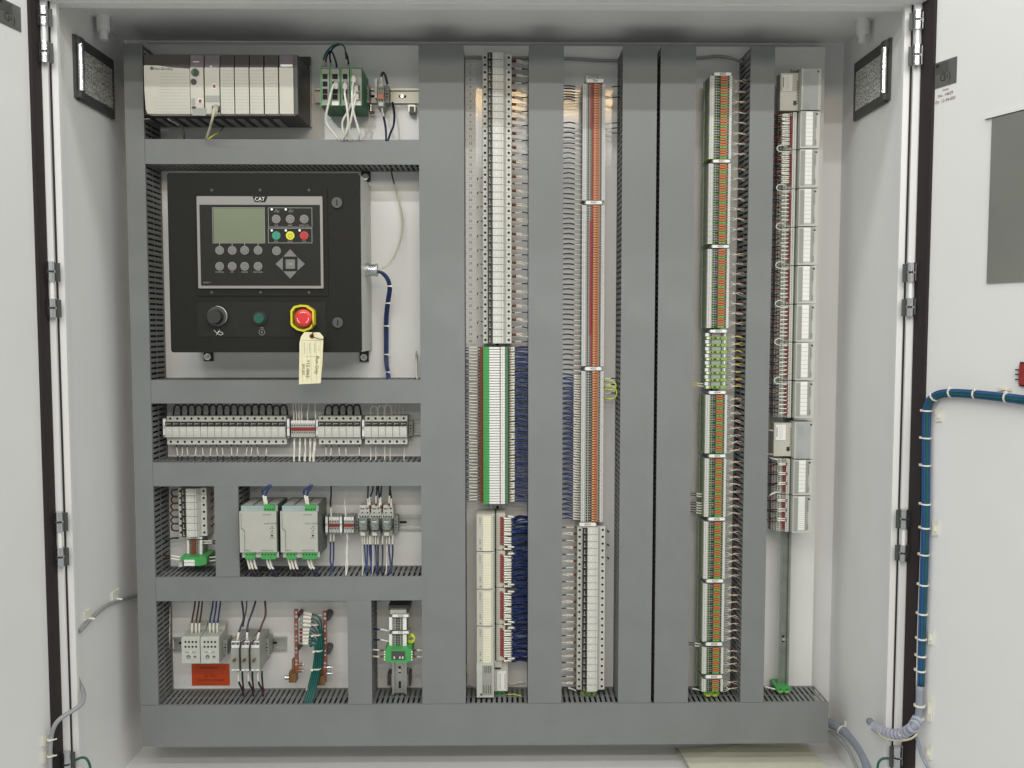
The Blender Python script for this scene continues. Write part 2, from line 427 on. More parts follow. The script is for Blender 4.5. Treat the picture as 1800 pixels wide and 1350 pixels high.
# ------------------------------------------------------------------ fuse holders (shared prototype, local frame: width x, length z, front -y)
FW = .0164
def fuse_proto(w):
    t = bpy.data.objects.new('fuse_holder', None); t.empty_display_size = .02; col.objects.link(t); h = w/2-.0002
    b = MB()
    b.xprism([(0, .0335), (-.040, .0335), (-.042, .0315), (-.042, .0226), (-.050, .0224), (-.050, -.0148), (-.042, -.0205), (-.042, -.0325), (-.040, -.0335), (0, -.0335)], -h, h, lg2)
    for z in (.0278, -.0266): b.cyl((0, -.0418, z), (0, -.0424, z), .0029, dkhole, 12)
    b.build('housing', t, local=True)
    b = MB(); b.box(-h+.0003, h-.0003, -.050, -.0555, -.0090, .0102, lg2); b.box(-h+.0003, h-.0003, -.050, -.0545, -.0138, -.0095, lg2)
    b.box(-.0025, .0025, -.0555, -.0562, .001, .0026, white)
    b.build('fuse_drawer', t, local=True)
    b = MB(); b.box(-h+.0006, h-.0004, -.0501, -.0550, .0106, .0218, blk); b.box(-.0035, .0055, -.0551, -.0556, .0166, .0175, lg); b.box(-.0045, -.0036, -.0551, -.0556, .0140, .0190, lg)
    b.build('nameplate', t, local=True)
    return tag(t, cat='fuse holder')
FP = fuse_proto(FW); used = [False]
def fuses(n, c0, c1, vert, labf, group, pxf):
    """centres evenly spaced between two world points"""
    for i in range(n):
        p = c0.lerp(c1, i/(n-1))
        if not used[0]: o = FP; used[0] = True
        else: o = dup(FP, p)
        o.location = p; o.rotation_euler = (0, -PI/2 if vert else 0, 0)
        o.scale = (1, 1, 1)
        o['label'] = labf(i); o['group'] = group; o['category'] = 'fuse holder'
YFH = -.045
def cen(px, py, y=YFH): v = P(px, py, y); return Vector((v.x, -.009, v.z))
xc1 = P(874, 350, YFH).x
a = cen(874, 102.5); b_ = cen(874, 597.5); a.x = b_.x = xc1
# prototype width is shared, so pitch follows from it
fuses(40, a, b_, True, lambda i: od(i)+' fuse holder from the top of the tall column of forty', 'fuse holders stacked in the tall column', None)
# ... widths: world pitch of the columns
xc2 = P(1038.5, 1070, YFH).x
a = cen(1038, 930.5); b_ = cen(1038, 1204.5); a.x = b_.x = xc2
fuses(24, a, b_, True, lambda i: od(i)+' fuse holder from the top of the column below the orange terminals', 'fuse holders below the orange terminals', None)
zrow = P(500, 756, YFH).z
for n, p0, p1, nm in ((17, 301.5, 498.5, 'long left bank'), (6, 567.5, 629.5, 'middle bank'), (6, 648.5, 710.5, 'right bank')):
    a = cen(p0, 756); b_ = cen(p1, 756); a.z = b_.z = zrow
    fuses(n, a, b_, False, lambda i, nm=nm: od(i)+' fuse holder from the left in the '+nm+' of the horizontal row', 'fuse holders in the horizontal row, '+nm, None)
xc3 = P(340, 900, YFH).x
a = cen(340, 862.5); b_ = cen(340, 935); a.x = b_.x = xc3
fuses(7, a, b_, True, lambda i: od(i)+' fuse holder from the top of the short column beside the brown jumpers', 'fuse holders in the short column', None)
rail(zrow+.001, -.7920, -.1825, False, 'galvanised rail under the horizontal row of fuse holders')
rail(xc1, P(874, 1222, 0).z, P(874, 97, 0).z, True, 'long galvanised rail under the tall fuse column', yb=-.0005)
rail(xc2+.002, P(1038, 1212, 0).z, P(1042, 131, -.009).z, True, 'long galvanised rail under the orange terminal column', yb=-.0005)

# ------------------------------------------------------------------ wires
WIRES = []
def wire(pts, r, bands, label, group, name='wire', n=6, seg=3, cat='wire'):
    if 'jumper' in label: name, cat = 'jumper_wire', 'jumper wire'
    L_ = sum(math.hypot(pts[i+1][0]-pts[i][0], pts[i+1][1]-pts[i][1]) for i in range(len(pts)-1))
    WIRES.append((L_*r*max(k[2] for k in bands), pts, r, bands, label, group, name, n, seg, cat))
def marker(px0, py0, px1, py1, Y, t, lab):
    o = thing('marker_plate', lab, 'marker plate', P((px0+px1)/2, (py0+py1)/2, Y), 'white terminal strip markers')
    b = MB()
    if px1-px0 > py1-py0:
        b.pbox(px0, py0, px1, py1, Y, Y+.004, white); b.pbox(px0-2, py0+1, px1+2, py1-.5, Y+.004, Y+.035, mg); b.build('plate', o)
        b = MB(); b.ptext(t, 4.2, (px0+px1)/2, (py0+py1)/2, Y-.0004, ink)
    else:
        b.pbox(px0, py0, px1, py1, Y, Y+.004, white); b.pbox(px0+.5, py0-2, px1-.5, py1+4, Y+.004, Y+.035, mg); b.build('plate', o)
        b = MB(); b.ptext(t, 3.4, (px0+px1)/2, (py0+py1)/2, Y-.0004, ink, 90)
    b.build('lettering', o)

# ---- column one, right of the fuse holders: brown ferrules, white sleeves, navy tails
y0w, y1w = 108, 604
for i in range(40):
    y = 108.3+i*12.62+J(.6); dx = -.2
    xe = 903.5
    if i % 2 == 0:
        for k in (-1.3, 1.3):
            wire([(xe-3, y-.5+k*.5, -.03), (xe+1, y+k*.6, -.032), (xe+9, y+k+J(.8)-.5, -.034), (xe+17, y+k+1.5+J(1.2), -.042), (xe+28, y+3+J(2), -.052)], .0011,
                 [(0, brown, 1.9), (.2, sleeve, 1.5), (.58, whitew, .8)], '%s white wire of the pair right of the %s fuse holder in the tall column' % ('upper' if k < 0 else 'lower', od(i)), 'white wire pairs right of the tall fuse column')
    else:
        wire([(xe-3, y, -.03), (xe+1, y, -.031), (xe+8, y+J(1), -.034), (xe+15, y-.5+J(1), -.042), (xe+28, y+J(2), -.052)], .0012,
             [(0, brown, 1.5), (.13, sleeve, 1.35), (.55, navyd, 1.1)], 'single navy wire at the %s fuse holder of the tall column, entering the duct' % od(i), 'navy wires right of the tall fuse column')
# number strip on the panel
t = thing('number_strip', 'pale adhesive strip printed with fuse numbers left of the tall fuse column', 'label strip', P(826, 350, -.001))
b = MB(); b.pbox(818.5, 110, 836.5, 604, -.0012, -.0002, white); b.build('strip', t)
b = MB()
for i in range(40): b.ptext(str(i+1), 4.6, 827, 115.5+i*12.42, -.0016, ink)
for i in range(41): b.pbox(819, 109.2+i*12.42, 836, 109.5+i*12.42, -.0015, -.0011, inkg)
b.build('printed_numbers', t)
for i in range(40):
    if i % 2: continue
    y = 108+i*12.62
    b = MB(); b.tube([P(851, y+3, -.03), P(846, y+3, -.03), P(842, y+1, -.026), P(839, y+6, -.02)], .0010, whitew, 5, 3, [(0, brown, 1.6), (.35, whitew, .9), (.75, blackw, 1.4)])
    if i > 14: tag(b.build('wire_stub'), 'short capped stub wire left of the %s fuse holder in the tall column' % od(i), 'wire', 'stub wires left of the tall fuse column')

# ---- green relay terminals
Yg = -.062
n = 60; zt_ = P(870, 609.5, Yg).z; zb_ = P(870, 886.5, Yg).z; pit = (zt_-zb_)/n
gx = [P(x, 750, Yg).x for x in (846, 849.5, 860, 878.5, 880, 887.5, 892, 895.5)]
cx = (gx[2]+gx[3])/2
b = MB(); g = [x-cx for x in gx]; h = pit/2-.00025
b.box(g[1], g[7]-.001, .0075, .05, -h, h, green2)
b.box(g[1], g[2], 0, .004, -h, h, green)
b.box(g[2]+.0002, g[3], -.0012, .0045, -h*.82, h*.82, white)
b.box(g[4], g[5], -.0002, .0045, -h*.95, h*.95, white)
b.box(g[5]+.0004, g[6]+.0008, .002, .007, -h, h, tgreen2)
b.box(g[0]-.003, g[1]-.0002, .012, .03, -h, h, brown)
b.box(g[7]+.0005, g[7]+.0035, .012, .03, -h*.9, h*.9, brown)
b.cyl(((g[6]+g[7])/2, .0015, 0), ((g[6]+g[7])/2, .0022, 0), .0011, dkhole, 6)
b.cyl(((g[4]+g[5])/2-.0006, -.0003, 0), ((g[4]+g[5])/2-.0006, -.0004, 0), .0012, inkg, 4)
me = b.build('relay_terminal', local=True)
for i in range(n):
    o = me if i == 0 else me.copy()
    if i: col.objects.link(o)
    o.location = (cx, Yg+.004, zt_-(i+.5)*pit)
    tag(o, od(i)+' green relay terminal from the top of the white and green column', 'relay', 'green relay terminals with white tags')
for i in range(60):
    y = 612+i*4.56+J(.5)
    # right side
    x0 = 894
    wire([(x0-1, y, -.04), (x0+2, y-.3, -.043), (x0+8, y-.5+J(1), -.048), (x0+14, y-1+J(1), -.05), (x0+24, y-1+J(1.4), -.048), (x0+38, y+J(2), -.05)], .0020,
         [(0, brown, 1.), (.06, sleeve, 1.2), (.34, navy if i % 3 else navyd, 1.15)], '%s wire from the top leaving the green relay column to the right' % od(i), 'navy wires right of the green relay column')
for i in range(52):
    y = 611+i*5.25+J(.4); pr_ = (i % 2)*1.0
    wire([(848, y, -.035), (842, y, -.036), (836, y+J(.7), -.04), (827, y-.5*(i % 2)+J(.6), -.044), (819, y-1.7*(i % 2)+.9+J(.5), -.046), (806, y+J(.6), -.05)], .0012,
         [(0, brown, 1.2), (.2, sleeve, 1.3), (.58, navy if i % 2 else navyd, 1.25)], '%s sleeved wire from the top on the left side of the green relay column' % od(i), 'navy wires left of the green relay column')

# ---- input modules below (column one)
def module_proto(name, Yf, px, py0, py1, mirror):
    pass
mods = [(904, 969), (970, 1035), (1036, 1100), (1101, 1165)]
Ym = -.075
def X_(px, py=1000, Y=Ym): return P(px, py, Y).x
xs = [X_(v, 1030) for v in (838, 849, 863, 869.5, 872.5, 879, 883.5, 888)]
for i, (p0, p1) in enumerate(mods):
    z1 = P(855, p0, Ym).z; z0 = P(855, p1, Ym).z; hh = z1-z0
    t = thing('io_module', 'grey input module with cream label strip, %s from the top below the green relays' % od(i), 'control module', ((xs[0]+xs[3])/2, -.01, z0), 'input modules below the green relays')
    b = MB(); b.box(xs[0], xs[3], Ym, -.012, z0+.0004, z1-.0004, plcg); b.box(xs[3]-.0035, xs[3]-.0005, Ym-.0006, Ym, z0+.003, z1-.003, mg); b.build('housing', t)
    b = MB(); b.box(xs[1], xs[2], Ym-.001, Ym-.0001, z0+.0005, z1-.005, cream)
    for k in range(1, 16): b.box(xs[1], xs[2], Ym-.0012, Ym-.001, z0+hh*k/16.5-.0002, z0+hh*k/16.5+.0002, inkg)
    b.build('label_strip', t)
    b = MB(); b.box(xs[3]+.0002, xs[4], -.055, -.012, z0, z1, blk)
    b.box(xs[4]+.0001, xs[7], -.062, -.012, z0+.0004, z1-.0004, plcg)
    for k in range(16):
        zz = z0+hh*(k+.7)/16.6; b.box(xs[4]+.003, xs[4]+.0045, -.0626, -.062, zz-.0008, zz+.0008, dkhole)
        b.box(xs[3]+.0004, xs[4]-.0004, -.0556, -.055, zz-.0009, zz+.0009, lime)
        if 1 < k < 15: b.box(xs[5], xs[6], -.0655, -.062, zz-.0017, zz+.0014, red)
    b.build('terminal_base', t)
    b = MB(); cxm = (xs[0]+xs[1])/2+.001
    b.text('DC INPUT', .0042, (cxm, Ym-.0004, z1-.016), ink, (0, 0, 1), (-1, 0, 0)); b.text('24VDC', .0042, (cxm, Ym-.0004, z0+.022), ink, (0, 0, 1), (-1, 0, 0))
    b.cyl((cxm, Ym, z0+.006), (cxm, Ym-.0004, z0+.006), .0017, slate, 10); b.build('lettering', t)
    for k in range(15):
        y = p0+4+k*4.1+J(.5); sk = 0 if k not in (0, 13) else 7
        wire([(884+sk, y, -.064), (887+sk, y-.2, -.066), (897+sk, y+J(1), -.064), (903+sk, y+J(1), -.06), (914, y+J(1.6)-1, -.055), (932, y+J(3)-1, -.05)], .0019,
             [(0, red, 1.), (.05, sleeve, 1.15), (.30, navy if (k+i) % 4 else navyd, 1.1)], '%s wire from the top on the %s input module below the relays' % (od(k), od(i)), 'navy wires of the %s lower input module' % od(i))
# second navy layer reads as a thick loom
for i in range(26):
    y = 910+i*10+J(2)
    wire([(893, y, -.05), (905, y+J(2), -.050), (915, y+J(3), -.046), (934, y+J(4), -.042)], .0034, [(0, sleeve, 1.), (.2, navy, 1.1)], '%s deeper navy wire from the top behind the input module sleeves' % od(i), 'deeper navy wires behind the module sleeves')
# network adapter at the foot of column one
t = thing('network_adapter', 'grey network adapter module with white sticker at the foot of the first column', 'control module', P(855, 1226, -.012))
b = MB(); b.pbox(838, 1165, 868, 1226, Ym, -.012, lg); b.pbox(847.5, 1170, 865.5, 1222, Ym-.0008, Ym-.0001, mg); b.build('housing', t)
b = MB(); b.pbox(868.5, 1160, 892.5, 1215, -.05, -.012, plcg); b.pbox(869, 1161, 882, 1173, -.056, -.0501, lg); b.pbox(870, 1174, 880, 1176.5, -.052, -.0501, blk); b.build('base', t)
b = MB(); b.pbox(874, 1180, 890, 1214, -.0515, -.0502, white); b.build('sticker', t)
b = MB()
for k, x in enumerate((877, 879.5, 887)): b.pbox(x, 1184, x+(.6 if k < 2 else 1.5), 1211, -.0518, -.0516, inkg)
for k in range(4): b.pbox(852+k*3.2, 1171, 853+k*3.2, 1183, Ym-.0012, Ym-.0009, ink); b.pbox(850+k*4, 1205, 851+k*4, 1219, Ym-.0012, Ym-.0009, ink)
b.disc(846, 1221, 2.2, Ym-.0003, slate, .0006); b.build('lettering', t)
def ground_term(px, py, Y, lab, w=9, body=green):
    t = thing('ground_terminal', lab, 'ground terminal', P(px, py, 0), 'green and yellow ground terminals')
    b = MB(); c = P(px, py, Y); k = 1/F*(Y+CD)
    pts = [(-w, 4), (-w*.6, 5.5), (w*.6, 5.5), (w, 4), (w, -2), (w*.8, -4), (-w*.8, -4), (-w, -2)]
    b.prism([(c.x+x*k, c.z+z*k) for x, z in pts], Y, -.008, body); b.build('body', t)
    b = MB()
    for s in (-1, 1): b.box(c.x+s*w*.45*k-w*.28*k, c.x+s*w*.45*k+w*.28*k, Y-.002, Y-.0001, c.z-5*k, c.z-1.5*k, lime if body is green else gyw)
    for s in (-1, 1): b.cyl((c.x+s*w*.45*k, Y-.0001, c.z+1.5*k), (c.x+s*w*.45*k, Y-.0006, c.z+1.5*k), 1.3*k, dkhole, 8)
    b.build('clamp', t)
ground_term(878.5, 1220, -.04, 'green and yellow ground terminal under the network adapter')
wire([(886, 1221, -.04), (898, 1220.5, -.045), (907, 1221, -.05), (917, 1224, -.06)], .0013, [(0, gyw, 1)], 'thin yellow green wire beside the ground terminal under the adapter', None)
wire([(818, 1160, -.02), (822, 1185, -.03), (820, 1205, -.03), (812, 1212, -.04)], .0016, [(0, beigew, 1)], 'beige wire hugging the wide duct near the foot of the first column', None)
wire([(819, 1204, -.02), (832, 1208, -.02), (845, 1215, -.02), (870, 1220, -.02)], .002, [(0, greyw, 1)], 'grey wire passing behind the network adapter foot', None)
wire([(893, 1203, -.006), (905, 1202, -.008), (912, 1199, -.01), (922, 1200, -.01)], .0025, [(0, whitew, 1)], 'short white wire stuck to the panel right of the adapter', None)

# ------------------------------------------------------------------ column two: red and orange terminals
Y2 = -.052
sx = [P(x, 650, Y2).x for x in (1022, 1028, 1035, 1041, 1051, 1056, 1061)]
c2 = (sx[0]+sx[6])/2
segs2 = [(147, 352.5, 47, 'uppermost'), (360.5, 643.5, 65, 'middle'), (652, 917, 60, 'lowest')]
def term2(kind, pitch):
    b = MB(); h = pitch/2-.0002; s = [x-c2 for x in sx]
    b.box(s[0], s[6], .003, .045, -h, h, mg)
    b.box(s[0], s[1], -.001, .003, -h*.98, h*.98, strip); b.box(s[5], s[6], -.001, .003, -h*.98, h*.98, strip); b.box(s[0]+.003, s[0]+.0045, -.0013, -.001, -.0008, .0008, slate); b.box(s[5]+.0025, s[5]+.0038, -.0013, -.001, -.0008, .0008, slate)
    b.box(s[1]+.0001, s[2], 0, .003, -h, h, tg); b.box(s[2]+.0001, s[3]-.0001, .001, .003, -h, h, tg)
    b.box(s[4]+.0001, s[5]-.0001, 0, .003, -h, h, tg)
    b.box(s[3], s[4], -.002, .003, -h*.80, h*.80, orange); b.box(s[3]+.0015, s[3]+.005, -.0026, -.002, -h*.22, h*.22, cream)
    for x in ((s[1]+s[2])/2+.0008, (s[4]+s[5])/2): b.box(x-.0017, x+.0017, -.0005, 0, -.0017, .0017, dkhole)
    if kind == 'r': b.box(s[2]+.0002, s[3]-.0003, -.0022, .001, -h, h, red); b.box(s[3]-.003, s[3]-.0006, -.0026, -.0022, -.0011, .0011, dkhole)
    elif kind == 'm': b.box(s[2]+.004, s[3]-.0003, -.0022, .001, -h, h, red); b.box(s[2]+.0004, s[2]+.0034, .0004, .001, -.0013, .0013, dkhole)
    else:
        b.box(s[2]+.0003, s[2]+.0036, .0004, .001, -.0018, .0018, dkhole); b.box(s[3]-.0038, s[3]-.0005, .0004, .001, -.0018, .0018, dkhole)
    return b.build('jumpered_terminal', local=True)
for (p0, p1, n, nm) in segs2:
    z1 = P(1042, p0, Y2).z; z0 = P(1042, p1, Y2).z; pt = (z1-z0)/n
    ver = {}
    for i in range(n):
        if nm == 'uppermost': k = 'r' if i < 18 else 'm'
        elif nm == 'middle': k = 'r' if i < 52 else 'm'
        else: k = 'p'
        if k == 'r' and nm == 'middle' and i < 6: k = 'm'
        if k in ver: o = ver[k].copy(); col.objects.link(o)
        else: o = term2(k, pt); ver[k] = o
        o.location = (c2, Y2, z1-(i+.5)*pt)
        desc = 'grey terminal block with orange centre' if k == 'p' else 'grey terminal block with red and orange jumpers'
        tag(o, '%s, %s from the top of the %s segment' % (desc, od(i), nm), 'terminal block', 'orange centred terminal blocks, %s segment' % nm)
for (a0, a1, a2, a3, tx) in ((1031, 139, 1061, 145, 'TB4'), (1030, 353, 1058, 359, '4001'), (1029, 645, 1057, 651, '4002'), (1019, 919, 1047, 925, '4003')):
    marker(a0, a1, a2, a3, Y2-.004, tx, 'white marker plate %s' % {139: 'at the top of the red and orange terminal column', 353: 'between the uppermost and middle orange terminal segments', 645: 'between the middle and lowest orange terminal segments', 919: 'above the fuse holders of the second column'}[a1])
# left wires
y = 152.; i = 0
while y < 914:
    dense = y > 652
    if 178 < y < 214: y += 8.8; continue
    st = 4.42 if dense else (5.0 if y < 178 else (8.85))
    g_ = int((y-652)/8.84) if dense else 0
    x0 = 1023-(y-650)*.006; duct_off = 2.2*(1 if (i % 2) else -1) if dense else 0
    wire([(x0, y+1.5, -.032), (x0-6, y+1+J(.3), -.036), (x0-15, y+J(.5), -.042), (x0-24, y-1.5+J(.8)+duct_off*.3, -.046), (x0-33, y-1.2+duct_off*.7+J(.5), -.05), (x0-44, y-.5+duct_off, -.052)], .0014 if dense else .00125,
         [(0, sleeve, 1.45 if dense else 1.2), (.36, navy if dense else navyd, 1.2)], '%s navy wire from the top on the left of the orange terminal column' % od(i), 'navy wires left of the orange terminal column')
    y += st; i += 1
for k, y in enumerate((153, 172, 217, 226, 235)):
    wire([(1061, y+1, -.035), (1068, y+.5, -.04), (1076, y-.5, -.045), (1082, y-1, -.05), (1094, y-2, -.05)], .0012, [(0, sleeve, 1.1), (.45, navyd, 1.1)], '%s short wire from the top on the right of the orange terminals, near the top' % od(k), 'short wires at the top right of the orange terminals')
for k, (ya, yb_, xm) in enumerate(((671, 685, 1083), (681, 701, 1084))):
    wire([(1061, ya, -.04), (1070, ya-2.2, -.06), (xm-4, ya, -.065), (xm, (ya+yb_)/2, -.068), (xm-4, yb_-1, -.065), (1070, yb_, -.06), (1061, yb_-2, -.04)], .0016, [(0, gyw, 1)],
         ('upper' if k == 0 else 'lower')+' yellow green jumper loop beside the orange terminals', 'yellow green jumper loops', seg=5)
for k, y in enumerate((665, 676, 691)):
    wire([(1061, y+2, -.04), (1073, y, -.045), (1081, y, -.05), (1095, y+1, -.05)], .0013, [(0, sleeve, 1.2), (.4, navyd, 1.1)], '%s dark wire from the top inside the yellow jumper loops' % od(k), 'dark wires among the jumper loops')
# fuse holder wires of column two
for i in range(24):
    y = 926.5+i*11.93
    if i % 2:
        for k in (-1.2, 1.2):
            wire([(1014, y+k*.6, -.03), (1010, y+k*.6, -.032), (1002, y+k+J(.8), -.036), (995, y+k*.8+J(1), -.045), (984, y+J(1), -.052)], .0012, [(0, brown, 1.7), (.2, sleeve, 1.4), (.62, whitew, 1.)],
                 '%s white wire of the pair left of the %s fuse holder, second column' % ('upper' if k < 0 else 'lower', od(i)), 'white wire pairs left of the second fuse column')
    else:
        wire([(1014, y, -.03), (1010, y, -.032), (1002, y+J(.8), -.036), (993, y+J(1), -.045), (982, y+1, -.052)], .0012, [(0, brown, 1.4), (.15, sleeve, 1.35), (.62, navyd, 1.2)],
             'single navy wire left of the %s fuse holder in the second column' % od(i), 'navy wires left of the second fuse column')
for k, y in enumerate((933, 957, 980)):
    wire([(1062, y-6, -.03), (1066, y-2, -.02), (1070, y+2, -.012)], .001, [(0, whitew, 1), (.7, blackw, 1.8)], '%s capped stub wire from the top right of the second fuse column' % od(k), 'capped stub wires beside the second fuse column')
ground_term(1034, 1220, -.045, 'yellow and green ground terminal under the second fuse column', 14, lime)
wire([(1020, 1217, -.03), (1012, 1214, -.035), (1003, 1210, -.04), (990, 1208, -.045)], .0015, [(0, brown, 1.3), (.25, sleeve, 1.3), (.75, navyd, 1)], 'sleeved wire at the foot of the second fuse column', None)

# ------------------------------------------------------------------ column three: grey, green and orange terminals
Y3 = -.085
tx = [P(x, 850, Y3).x for x in (1238.5, 1245, 1250.5, 1257, 1268, 1272, 1276)]
c3 = (tx[0]+tx[6])/2
def zz3(py): return P(1257+(850-py)*.012, py, Y3).z
def term3(gm, pitch, short=False):
    b = MB(); h = pitch/2-.0002; s = [x-c3 for x in tx]
    b.box(s[0]-.001, s[6], .004, .045, -h, h, mg if gm == 'o' else lime)
    b.box(s[0]-.004, s[6]+.002, .045, .05, -h, h, lime if gm == 'g' else mg)
    b.box(s[0], s[1], -.001, .004, -h*.98, h*.98, strip); b.box(s[5], s[6], -.001, .004, -h*.98, h*.98, strip); b.box(s[0]+.003, s[0]+.0045, -.0013, -.001, -.0008, .0008, slate)
    b.box(s[1]+.0001, s[2], 0, .004, -h, h, tg if gm == 'o' else lime); b.box(s[2]+.0001, s[3]-.0001, .001, .004, -h, h, mg if gm == 'o' else green2)
    b.box(s[4]+.0001, s[5]-.0001, 0, .004, -h, h, tg if gm == 'o' else tgreen)
    b.box(s[3], s[4], -.002, .004, -h*.78, h*.78, orange if gm == 'o' else tgreen)
    if gm != 'o': b.box(s[3]+.004, s[3]+.008, -.0024, -.002, -.0004, .0004, ink)
    for x in ((s[1]+s[2])/2+.0006, (s[4]+s[5])/2): b.box(x-.0017, x+.0017, -.0005, 0, -.0017, .0017, dkhole)
    b.box(s[2]+.0003, s[2]+.0036, .0004, .001, -.0017, .0017, dkhole); b.box(s[3]-.0040, s[3]-.0006, .0004, .001, -.0017, .0017, dkhole)
    return b.build('terminal_block' if gm == 'o' else 'ground_terminal_block', local=True)
segs3 = [(133, 279.5, 32, 4), (287.5, 429, 32, 4), (437.5, 576.5, 32, 4), (694, 797, 24, 3), (806, 908.5, 24, 3), (917, 1017.5, 24, 3), (1026, 1127.5, 24, 3), (1138, 1184.5, 12, 3), (1194, 1215.5, 6, 3)]
snm = [od(i)+' segment' for i in range(9)]
for si, (p0, p1, n, per) in enumerate(segs3):
    z1, z0 = zz3(p0), zz3(p1); pt = (z1-z0)/n; ver = {}
    for i in range(n):
        k = 'g' if i % per == per-1 else 'o'
        if k == 'g' or (i % per == 1 and per == 3 and False): pass
        if k in ver: o = ver[k].copy(); col.objects.link(o)
        else: o = term3(k, pt); ver[k] = o
        o.location = (c3, Y3, z1-(i+.5)*pt)
        tag(o, '%s terminal, %s from the top in the %s of the green column' % ('green ground' if k == 'g' else 'orange centred', od(i), snm[si]), 'terminal block',
            'terminal blocks in the %s of the green column' % snm[si])
mk = [(130, 1256, 1285), (283, 1254, 1283), (433, 1252, 1281), (582, 1249, 1277), (690, 1247, 1275), (801.5, 1247, 1275), (912.5, 1246, 1274), (1021.5, 1242.5, 1271), (1132.5, 1241.5, 1269), (1190, 1241, 1269)]
for i, (y, x0, x1) in enumerate(mk):
    marker(x0, y-2.5, x1, y+2.5, Y3-.004, '400%d' % (i % 10), '%s white marker plate from the top of the green terminal column' % od(i))
# special section: grey pairs and lime grounds
for i in range(8):
    z1 = zz3(585+i*12.35); k = 1/F*(Y3+CD); h = 6.2*k
    o = thing('double_terminal', '%s grey double terminal from the top between the lime grounds' % od(i), 'terminal block', (c3, -.03, z1-h/1), 'grey double terminals between lime grounds')
    b = MB(); b.box(tx[0]-.001, tx[6]-.002, Y3+.006, -.038, z1-6.8*k, z1-.3*k, mg); b.build('body', o)
    b = MB()
    for q in (0, 1):
        zc = z1-(2+q*3)*k
        b.box(tx[0]-.002, tx[0]+.0055, Y3+.002, Y3+.0059, zc-1.3*k, zc+1.3*k, white); b.box(tx[5]-.003, tx[5], Y3+.002, Y3+.0059, zc-1.3*k, zc+1.3*k, white)
        for x in (tx[1]+.003, tx[4]-.003): b.box(x-.0015, x+.0015, Y3+.0055, Y3+.0059, zc-.0013, zc+.0013, dkhole)
    b.build('tag', o)
    o = MB(); s0 = tx[0]; zc = z1-9.4*k; hh = 2.3*k
    o.box(s0, tx[6]-.001, Y3+.004, -.038, zc-hh, zc+hh, lime); o.box(s0+.001, s0+.006, Y3+.001, Y3+.0039, zc-hh*.8, zc+hh*.8, white)
    for x in (tx[1]+.004, tx[2]+.0035, tx[3]-.002, tx[4]-.006): o.box(x-.0016, x+.0016, Y3+.0034, Y3+.0039, zc-.0016, zc+.0016, dkhole)
    tag(o.build('lime_ground_block'), '%s lime green ground block from the top among the grey double terminals' % od(i), 'ground terminal', 'lime green ground blocks')
ground_term(1250.5, 1219, -.07, 'yellow and green ground terminal at the foot of the green terminal column', 14, lime)
rail(c3, zz3(1222), zz3(133), True, 'raised rail under the green terminal column', yb=-.033, stand=[-.75, -.3, .1, .45])
# right hand wires of column three
cnt = 0
for si, (p0, p1, n, per) in enumerate(segs3+[(585, 684, 24, 3)]):
    m = int((p1-p0)/ (18.5 if per == 4 else 13.2)+.5)
    for j in range(m):
        yc = p0+(j+.55)*(p1-p0)/m
        for k in range(3):
            y = yc+(k-1)*3.6; xo = (850-y)*.0135
            cw = (redw, whitew, beigew)[k]
            yl = gyw if (si == 9 and k == 1) else cw
            wire([(1275+xo, y+1, -.055), (1281+xo, y+.4+J(.5), -.06), (1287.5+xo, yc+J(1.5), -.064), (1294+xo, yc+(k-1)*1.6-1+J(1.3), -.066), (1302+xo, yc+(k-1)*2+J(2.4), -.064), (1312+xo, yc+3+J(1), -.058)], .00095,
                 [(0, whitew if k != 1 else sleeve, 1.1), (.33, yl, 1.)], '%s %s wire in the %s right hand group of the %s of the green column' % (od(k), ('dark red', 'white', 'brown')[k], od(j), snm[si] if si < 9 else 'lime section'), 'thin wires right of the green terminal column')
# left hand sleeves
for k, (y, n) in enumerate(((674, 2), (868, 2), (884, 2), (893, 3), (1131, 2))):
    for q in range(n):
        x = 1236-(y-850)*.012
        wire([(x, y+q*4.4+1, -.06), (x-9, y+q*4.4, -.06), (x-15, y+q*4-1, -.06), (x-27, y+q*3.6-1.5, -.055)], .0012, [(0, sleeve, 1.3), (.45, blackw if k else gyw, 1.)], '%s sleeved wire in the %s left hand group of the green column' % (od(q), od(k)), 'sleeved wires left of the green terminal column')
wire([(1236, 1214, -.05), (1226, 1212, -.05), (1216, 1210, -.05)], .0022, [(0, sleeve, 1)], 'thick white sleeve at the foot of the green terminal column', None)
